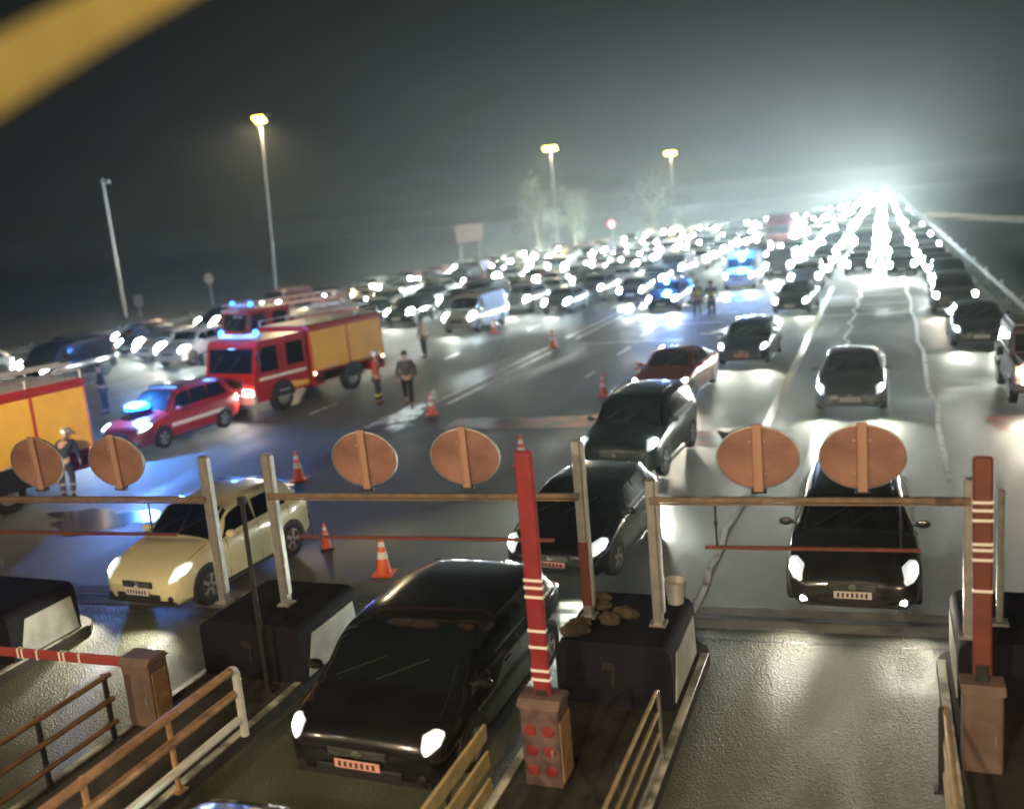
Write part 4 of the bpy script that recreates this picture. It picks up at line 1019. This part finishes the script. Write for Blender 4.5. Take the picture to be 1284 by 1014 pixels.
# centre columns and the road beyond
for ci,(x0,y0,y1) in enumerate(((-9.9,74,236),(-6.9,70,236),(-4.3,60,460),(-1.6,69.5,460),(1.05,67,460),(3.2,54.5,460),(-7.0,240,460),(-9.6,240,460),(-12.4,108,300))):
    y=y0;i=0
    while y<y1:
        kn=rj.choice(KN+['van']); col=rj.choice(COL)
        if y<112:
            nm=['third column left of the yellow line','second column left of the yellow line','column along the yellow line','middle column of the open lane','column along the white wavy line','right-hand edge queue'][min(ci,5)]
            o=ORD[i+2] if ci==5 else ORD[i]
            lab=f"{col} {kn if kn!='suv' else 'four-wheel drive'}, {o} from the front in the {nm}"; grp='cars in the columns coming down the road'
        else: lab='distant car lost in the white headlight glare on the road ahead'; grp='distant cars in the glare on the road'
        jam_car(x0+rj.uniform(-.2,.2),y,R(rj.uniform(-2,2)),kn,col,1 if y<78 else 2,lab,grp,rj.choice(hmats[:2]),spot=(SP*1.6 if i==0 else (SP*.8 if y<95 and i<3 else 0)))
        ncar+=1; i+=1; y+=rj.uniform(6.4,7.8) if y<110 else (rj.uniform(6.2,7.2) if y<240 else rj.uniform(8,10))
QUEUE.sort(key=lambda q:q[0][1])
for a,k in QUEUE[:272]: build_jam_car(*a,**k)
# the cars beyond those, too far off to tell apart, as one mass
def far_mass(cars):
    mats=list(dict.fromkeys([PAINTS[c] for c in COL]))+[glass_m,mass_m,rubber]; ix={m.name:i for i,m in enumerate(mats)}
    vs=[];fs=[];mi=[]
    for a,k in cars:
        x,y,rz,kn,col=a[:5]; t=proto(kn,2)[0]; L=SHAPES[kn]['L']
        M=Matrix.Translation((x,y+L/2,.012))@Matrix.Rotation(rz,4,'Z')
        for ch in KIDS[t.name]:
            nm=ch.name.split('.')[0]
            m={'body':PAINTS[col],'windscreen':glass_m,'headlight':mass_m,'wheel':rubber}.get(nm)
            if m is None: continue
            Mc=M@Matrix.Translation(ch.location)@ch.rotation_euler.to_matrix().to_4x4(); o=len(vs)
            vs+= [tuple(Mc@v.co) for v in ch.data.vertices]
            for p in ch.data.polygons: fs.append(tuple(i+o for i in p.vertices)); mi.append(ix[m.name])
    me=bpy.data.meshes.new('distant_traffic'); me.from_pydata(vs,[],fs)
    for m in mats: me.materials.append(m)
    me.polygons.foreach_set('material_index',mi); me.update()
    o=bpy.data.objects.new('distant_traffic',me); C.objects.link(o); kind(o,'stuff')
    o['label']='mass of far cars fused into white glare where the road meets the dark'; o['category']='traffic'
for kn in set(KN): proto(kn,2)
far_mass(QUEUE[272:])
for p_ in protos.values():
    if not p_[1]:
        def wipe(o):
            for ch in KIDS.get(o.name,[]): wipe(ch)
            bpy.data.objects.remove(o)
        wipe(p_[0])

# red lorry beyond the police van
def lorry(label,x,y,m,H=3.8):
    t=thing('lorry',label,'lorry',(x,y,.012))
    b=MB(); b.box((0,0,1.9),(2.4,1.9,2.5),bev=.12,taper=(.97,.9)); b.obj('cab',m,t)
    b=MB(); b.box((0,4.2,(1.0+H)/2),(2.5,6.2,H-1.0),bev=.04); b.obj('cargo_box',m,t)
    b=MB(); b.box((0,-.955,2.35),(2.1,.03,.85),bev=.01); b.obj('windscreen',glass_m,t)
    b=MB(); b.box((0,3,.75),(1.0,8.4,.25)); b.obj('chassis',trim_m,t)
    for s in (-1,1):
        b=MB(); b.box((s*.85,-.98,.95),(.5,.06,.3),bev=.02); b.obj('headlight',head_w,t)
        for yy in (0,4.0,5.4):
            b=MB(); b.lathe([(.25,-.14),(.48,-.14),(.5,-.1),(.5,.1),(.48,.14),(.25,.14)],16,'X',closed=True); wo=b.obj('wheel',rubber,t); wo.location=(s*1.05,yy,.5)
lorry('tall dark red lorry rising behind the white police van',-9.7,100,PAINTS['burgundy'],3.8)
lorry('tall pale lorry at the far end of the road, in the brightest glare',.9,430,PAINTS['white'],4.2)
lorry('tall grey lorry standing in the far glare left of the pale one',-3.0,440,PAINTS['grey'],4.2)

# ---------------------------------------------------------------- cones
cone_m=mat('cone_orange',(.80,.13,.05),.45); 
def cone(px,py,label,s=1.0,white=True,tilt=0):
    p=P(px,py); p.z=.012
    t=thing('traffic_cone',label,'traffic cone',p,random.uniform(0,1),'traffic cones on the plaza'); t.scale=(s,s,s)
    b=MB(); b.lathe([(.135,.03),(.028,.70),(.02,.71),(.012,.70)],24); co=b.obj('cone_body',cone_m,t,smooth=True)
    b=MB(); b.box((0,0,.015),(.38,.38,.03),bev=.01); b.obj('base',trim_m if s<.9 else cone_m,t)
    if white:
        for z0,z1 in ((.30,.42),(.52,.60)):
            r=lambda z:.135-(z-.03)*(.107/.67)+.003
            b=MB(); b.lathe([(r(z0),z0),(r(z1),z1),(r(z1)-.01,z1),(r(z0)-.01,z0)],24,closed=True); b.obj('reflective_band',wstripe,co)
cone(375,602,'traffic cone near the plaza centre left, just above the gantry beam',1.05)
cone(482,720,'nearest traffic cone, right above the roof of the black people carrier',1.0)
cone(410,688,'small dark-based traffic cone behind the rear wheel of the yellow car',.72)
cone(655,583,'traffic cone right of the bright orange brown sign back',1.05)
cone(542,520,'traffic cone at the near end of the double dashed line by the walking person',1.0)
cone(694,436,'traffic cone on the double dashed line in the empty middle of the plaza',1.15)
cone(757,497,'traffic cone at the front left of the red car',1.05)
cone(800,480,'traffic cone behind the one at the front left of the red car',1.05)
cone(620,418,'traffic cone nearest to the white van on the left',1.2)
# ================================================================ people
skin_m=mat('skin',(.42,.26,.19),.5); navy=mat('cloth_navy',(.025,.028,.045),.8,nscale=12,namt=.2); blackc=mat('cloth_black',(.014,.014,.016),.85)
hivis=mat('cloth_hi_vis_yellow',(.62,.62,.10),.6); greyc=mat('cloth_grey',(.07,.075,.08),.8); whitec=mat('cloth_white',(.6,.6,.58),.7); hair_m=mat('hair_dark',(.02,.014,.01),.7)
silverh=mat('helmet_silver',(.6,.62,.65),.25,.6)
def skin(name,verts,edges,rad,m,parent,root=0,sub=1):
    me=bpy.data.meshes.new(name); me.from_pydata([tuple(v) for v in verts],edges,[]); me.materials.append(m)
    o=bpy.data.objects.new(name,me); C.objects.link(o); o.parent=parent
    md=o.modifiers.new('skin','SKIN')
    for i,sv in enumerate(me.skin_vertices[0].data):
        r=rad[i]; sv.radius=(r,r) if not isinstance(r,tuple) else r
        sv.use_root=(i==root)
    md.use_smooth_shade=True
    if sub: s=o.modifiers.new('sub','SUBSURF'); s.levels=sub; s.render_levels=sub
    return o
def person(label,loc,rz,h=1.76,jacket=navy,trousers=navy,head='hair',pose='stand',boots=blackc,vest=None,tband=None,lean=0,hands=True):
    t=thing('person',label,'person',loc,rz,'people on the plaza'); k=h/1.76; t.scale=(k,k,k)
    V=Vector
    # facing -Y ; joints
    st=.0
    hip=V((0,0,.95)); 
    if pose=='walk': fl,fr_,kl,kr=V((.10,-.30,.07)),V((-.10,.30,.10)),V((.10,-.20,.52)),V((-.10,.06,.50))
    elif pose=='bend': fl,fr_,kl,kr=V((.13,-.05,.07)),V((-.13,.10,.07)),V((.13,-.10,.50)),V((-.13,-.03,.50))
    else: fl,fr_,kl,kr=V((.12,-.04,.07)),V((-.12,.06,.07)),V((.11,-.05,.50)),V((-.11,.02,.50))
    a=R({'bend':38,'walk':5}.get(pose,2)+lean)
    def up(x,z,y=0): # point on torso, z measured above hip
        return V((x,-math.sin(a)*z+y,.95+math.cos(a)*z))
    chest=up(0,.38); neck=up(0,.54); head_c=up(0,.70,-.01)
    shl,shr=up(.19,.47),up(-.19,.47)
    if pose=='walk': el,er=shl+V((.07,.14,-.26)),shr+V((-.07,-.10,-.27)); hl,hr=el+V((.02,-.02,-.25)),er+V((.02,-.16,-.20))
    elif pose=='carry': el,er=shl+V((.08,.04,-.27)),shr+V((-.08,.04,-.27)); hl,hr=el+V((-.06,-.22,.02)),er+V((.06,-.22,.02))
    elif pose=='bend': el,er=shl+V((.05,-.08,-.26)),shr+V((-.05,-.06,-.26)); hl,hr=el+V((0,-.10,-.22)),er+V((0,-.08,-.23))
    else: el,er=shl+V((.10,.03,-.26)),shr+V((-.09,.02,-.27)); hl,hr=el+V((.00,-.09,-.24)),er+V((.01,-.12,-.22))
    vs=[hip,up(0,.18),chest,neck,up(0,.60),head_c-V((0,-.005,.03)),head_c+V((0,0,.06))]
    ed=[(0,1),(1,2),(2,3),(3,4),(4,5),(5,6)]; rd=[(.15,.11),(.13,.10),(.16,.11),(.055,.055),(.052,.055),(.085,.095),(.082,.095)]
    def chain(start,pts,rs):
        p=start
        for q,r in zip(pts,rs): vs.append(q); rd.append(r); ed.append((p,len(vs)-1)); p=len(vs)-1
        return p
    for s,sh_,e,hd in ((1,shl,el,hl),(-1,shr,er,hr)):
        d=(hd-e).normalized(); palm=hd+d*.07
        w_=chain(2,[sh_,e,hd,palm],[(.062,.062),(.042,.042),(.028,.024),(.036,.018)])
        if hands:
            side=V((0,1,0)); side=(side-d*side.dot(d)).normalized(); cur=d.cross(side)*s
            for j,ln in enumerate((.070,.080,.075,.058)):
                b0=palm+side*(-.024+.016*j)+d*.015; chain(w_,[b0+d*.02,b0+d*ln*.7-cur*.008,b0+d*ln-cur*.028],[.0095,.009,.008])
            b0=hd+d*.03-side*.03; chain(w_-1,[b0,b0+d*.035-side*.022-cur*.01],[.012,.009])
    for s,kn,ft in ((1,kl,fl),(-1,kr,fr_)):
        chain(0,[V((.09*s,0,.88)),kn,ft+V((0,0,.03)),ft+V((0,-.14,-.03))],[(.085,.085),(.055,.058),(.04,.042),(.038,.028)])
    body=skin('body',vs,ed,rd,skin_m,t)
    # jacket
    vs=[];rd=[];ed=[]
    vs+= [up(0,-.04),up(0,.18),chest,up(0,.50)]; rd+=[(.175,.135),(.16,.125),(.185,.135),(.09,.08)]; ed+=[(0,1),(1,2),(2,3)]
    for s,sh_,e,hd in ((1,shl,el,hl),(-1,shr,er,hr)): chain(2,[sh_,e,hd.lerp(e,.10)],[(.082,.082),(.062,.062),(.046,.046)])
    j=skin('jacket',vs,ed,rd,jacket,t)
    vs=[V((0,0,.97))];rd=[(.165,.125)];ed=[]
    for s,kn,ft in ((1,kl,fl),(-1,kr,fr_)): chain(0,[V((.095*s,0,.86)),kn,ft+V((0,0,.09))],[(.108,.108),(.078,.08),(.062,.064)])
    tr=skin('trousers',vs,ed,rd,trousers,t)
    for s,ft,kn in ((1,fl,kl),(-1,fr_,kr)):
        skin('boot',[ft+V((0,.01,.10)),ft+V((0,.0,.0)),ft+V((0,-.15,-.03))],[(0,1),(1,2)],[(.055,.058),(.052,.055),(.045,.035)],boots,t)
        if tband:
            b=MB(); q=kn.lerp(ft,.35); b.lathe([(.082,-.03),(.082,.03),(.074,.03),(.074,-.03)],14,closed=True); o=b.obj('leg_band',tband,tr); o.location=q
    if vest:
        q=up(0,.26); b=MB(); b.lathe([(.19,-.12),(.20,0),(.198,.10),(.185,.10),(.185,-.12)],18,closed=True); o=b.obj('reflective_vest',vest,t,smooth=True); o.location=q; o.scale=(1,.74,1); o.rotation_euler=(a,0,0)
    # head details
    f=V((0,-1,0))
    b=MB()
    for s in (-1,1): b.lathe([(.002,-.012),(.011,-.006),(.011,.002),(.002,.006)],8,'Y',c=head_c+V((s*.033,-.092,.02)))
    b.obj('eyes',blackc,body)
    b=MB(); b.add([head_c+V((0,-.092,.03)),head_c+V((-.014,-.09,-.02)),head_c+V((.014,-.09,-.02)),head_c+V((0,-.118,-.018))],[(0,1,3),(0,3,2),(1,2,3),(0,2,1)]); b.obj('nose',skin_m,body)
    b=MB(); b.box(head_c+V((0,-.088,-.045)),(.045,.012,.009),bev=.003); b.obj('mouth',mat('lips',(.3,.12,.1),.5),body)
    b=MB()
    for s in (-1,1): b.lathe([(.008,-.01),(.025,0),(.008,.01)],8,'X',c=head_c+V((s*.088,0,.0)))
    b.obj('ears',skin_m,body)
    if head=='helmet':
        b=MB(); n=8; b.lathe([(.155,-.02),(.13,.0)]+[(.128*math.cos(R(90*i/n)),.13*math.sin(R(90*i/n))) for i in range(n+1)],20,c=head_c+V((0,.005,.045))); b.obj('helmet',silverh,t,smooth=True)
    else:
        b=MB(); n=8; b.lathe([(.095,-.05)]+[(.098*math.cos(R(88*i/n)),.105*math.sin(R(88*i/n))) for i in range(n+1)],18,c=head_c+V((0,.018,.045))); b.obj('hair',hair_m,t,smooth=True)
    return t
def at(px,py): p=P(px,py); p.z=.012; return p
person('person in grey top and dark trousers walking toward the cone by the double dashed line',at(514,510),R(25),1.9,greyc,blackc,'hair','walk',vest=None)
person('firefighter in orange and yellow leg bands standing at the tail of the middle fire engine',at(476,508),R(120),1.85,mat('cloth_rust',(.40,.08,.05),.8),navy,'helmet','stand',tband=hivis)
person('slim person in pale top and dark trousers standing behind the walking one',at(533,449),R(-30),1.9,whitec,blackc,'hair','stand')
person('firefighter in dark gear bending beside the rear of the left fire engine',at(88,625),R(-150),1.85,navy,navy,'helmet','bend',tband=silverh)
person('person in black jacket with a pale sleeve standing left of the blue-beacon command car',at(134,520),R(-50),1.95,blackc,navy,'hair','carry')
person('person in pale coveralls in front of the white van',at(596,412),R(10),2.0,whitec,greyc,'hair','walk')
person('person in a hi-vis vest standing near the red lorry column by the police van',at(893,400),R(0),1.9,navy,navy,'hair','stand',vest=hivis)
person('person in a yellow-green vest beside the police car, left of the others',at(875,398),R(40),1.9,navy,navy,'helmet','stand',vest=hivis)

# ================================================================ trees far behind
def tree(px,py,h,label,seed):
    p=P(px,py); r=random.Random(seed); t=thing('tree',label,'tree',p)
    b=MB(); b.cyl((0,0,0),(0,0,h*.5),.22,.12,n=8)
    for i in range(6):
        a=r.uniform(0,6.3); z=h*r.uniform(.3,.5); b.cyl((0,0,z),(math.cos(a)*h*.2,math.sin(a)*h*.2,z+h*.25),.08,.03,n=5)
    b.obj('trunk',mat('bark',(.08,.06,.04),.9),t)
    b=MB()
    for c_ in range(26):
        ca=Vector((r.gauss(0,h*.15),r.gauss(0,h*.15),h*.62+r.gauss(0,h*.16))); rad=h*r.uniform(.06,.13)
        for i in range(70):
            q=ca+Vector((r.gauss(0,1),r.gauss(0,1),r.gauss(0,1)))*rad*.7; s=r.uniform(.10,.22)
            u=Vector((r.uniform(-1,1),r.uniform(-1,1),r.uniform(-1,1))).normalized(); v=u.orthogonal().normalized()
            b.add([q-u*s,q+v*s*.5,q+u*s,q-v*s*.5],[(0,1,2,3)])
    b.obj('crown',mat('foliage',(.02,.026,.011),.85,nscale=1.2,namt=.4),t)
tree(676,322,11,'dim bushy tree left of the middle lit mast',1)
tree(822,303,11,'dim tree left of the farthest lit mast',2)
tree(722,316,9,'small dim tree right of the middle lit mast',3)

# ================================================================ canopy lamps over the toll lanes (behind and beside the camera)
can=thing('toll_canopy_lamp','x','street lamp',(0,0,0)); bpy.data.objects.remove(can)
for i,(x,y) in enumerate(((-15,-1.5),(-8.5,-1.5),(-2.2,-2.0),(3.5,-1.5))):
    t=thing('canopy_lamp',f'{ORD[i]} sodium lamp from the left under the toll canopy','street lamp',(x,y,6.9),group='canopy lamps')
    b=MB(); b.box((0,0,0),(.6,.35,.14),bev=.03); h=b.obj('lamp_housing',dark_metal,t)
    b=MB(); b.box((0,.02,-.08),(.5,.28,.03),bev=.01); b.obj('lamp_glass',mat('canopy_glass',(1,.9,.7),.3,emit=(1,.72,.38),es=15),h)
    lamp('lamp_light','SPOT',(0,.1,-.15),CANOPY*(.45,.8,1,1)[i],(1,.75,.46),t,radius=.2,rot=(R(68),0,0),spot=R(120),blend=1.0)

t=thing('added_fill_light','added unseen floodlight brightening the fire engine shutters','street lamp',(-13,-.8,7.6))  # unseen light, added to brighten the fire engine shutters
b=MB(); b.box((0,0,0),(.5,.3,.4),bev=.04); h=b.obj('lamp_housing',dark_metal,t); b=MB(); b.box((0,.16,0),(.42,.02,.32),bev=.005); b.obj('lamp_glass',mat('added_fill_glass',(.9,.9,.9),.2,emit=(1,.9,.7),es=10),h)
lamp('lamp_light','SPOT',(0,.25,0),6500,(1,.84,.60),t,radius=.2,rot=(R(80),0,R(15)),spot=R(36),blend=1.0)
# ================================================================ haze
if HAZE:
    b=MB(); b.box((-90,470,9.0),(1290,1250,22.0)); hz=b.obj('haze',None or mat('tmp',(1,1,1)))
    hm=bpy.data.materials.new('haze_air'); hm.use_nodes=True; t_=hm.node_tree
    for n in list(t_.nodes):
        if n.type!='OUTPUT_MATERIAL': t_.nodes.remove(n)
    v=t_.nodes.new('ShaderNodeVolumePrincipled'); v.inputs['Color'].default_value=(.88,.97,.95,1); v.inputs['Density'].default_value=HAZE; v.inputs['Anisotropy'].default_value=.84
    t_.links.new(v.outputs[0],t_.nodes['Material Output'].inputs['Volume'])
    hz.data.materials.clear(); hz.data.materials.append(hm); kind(hz,'stuff')
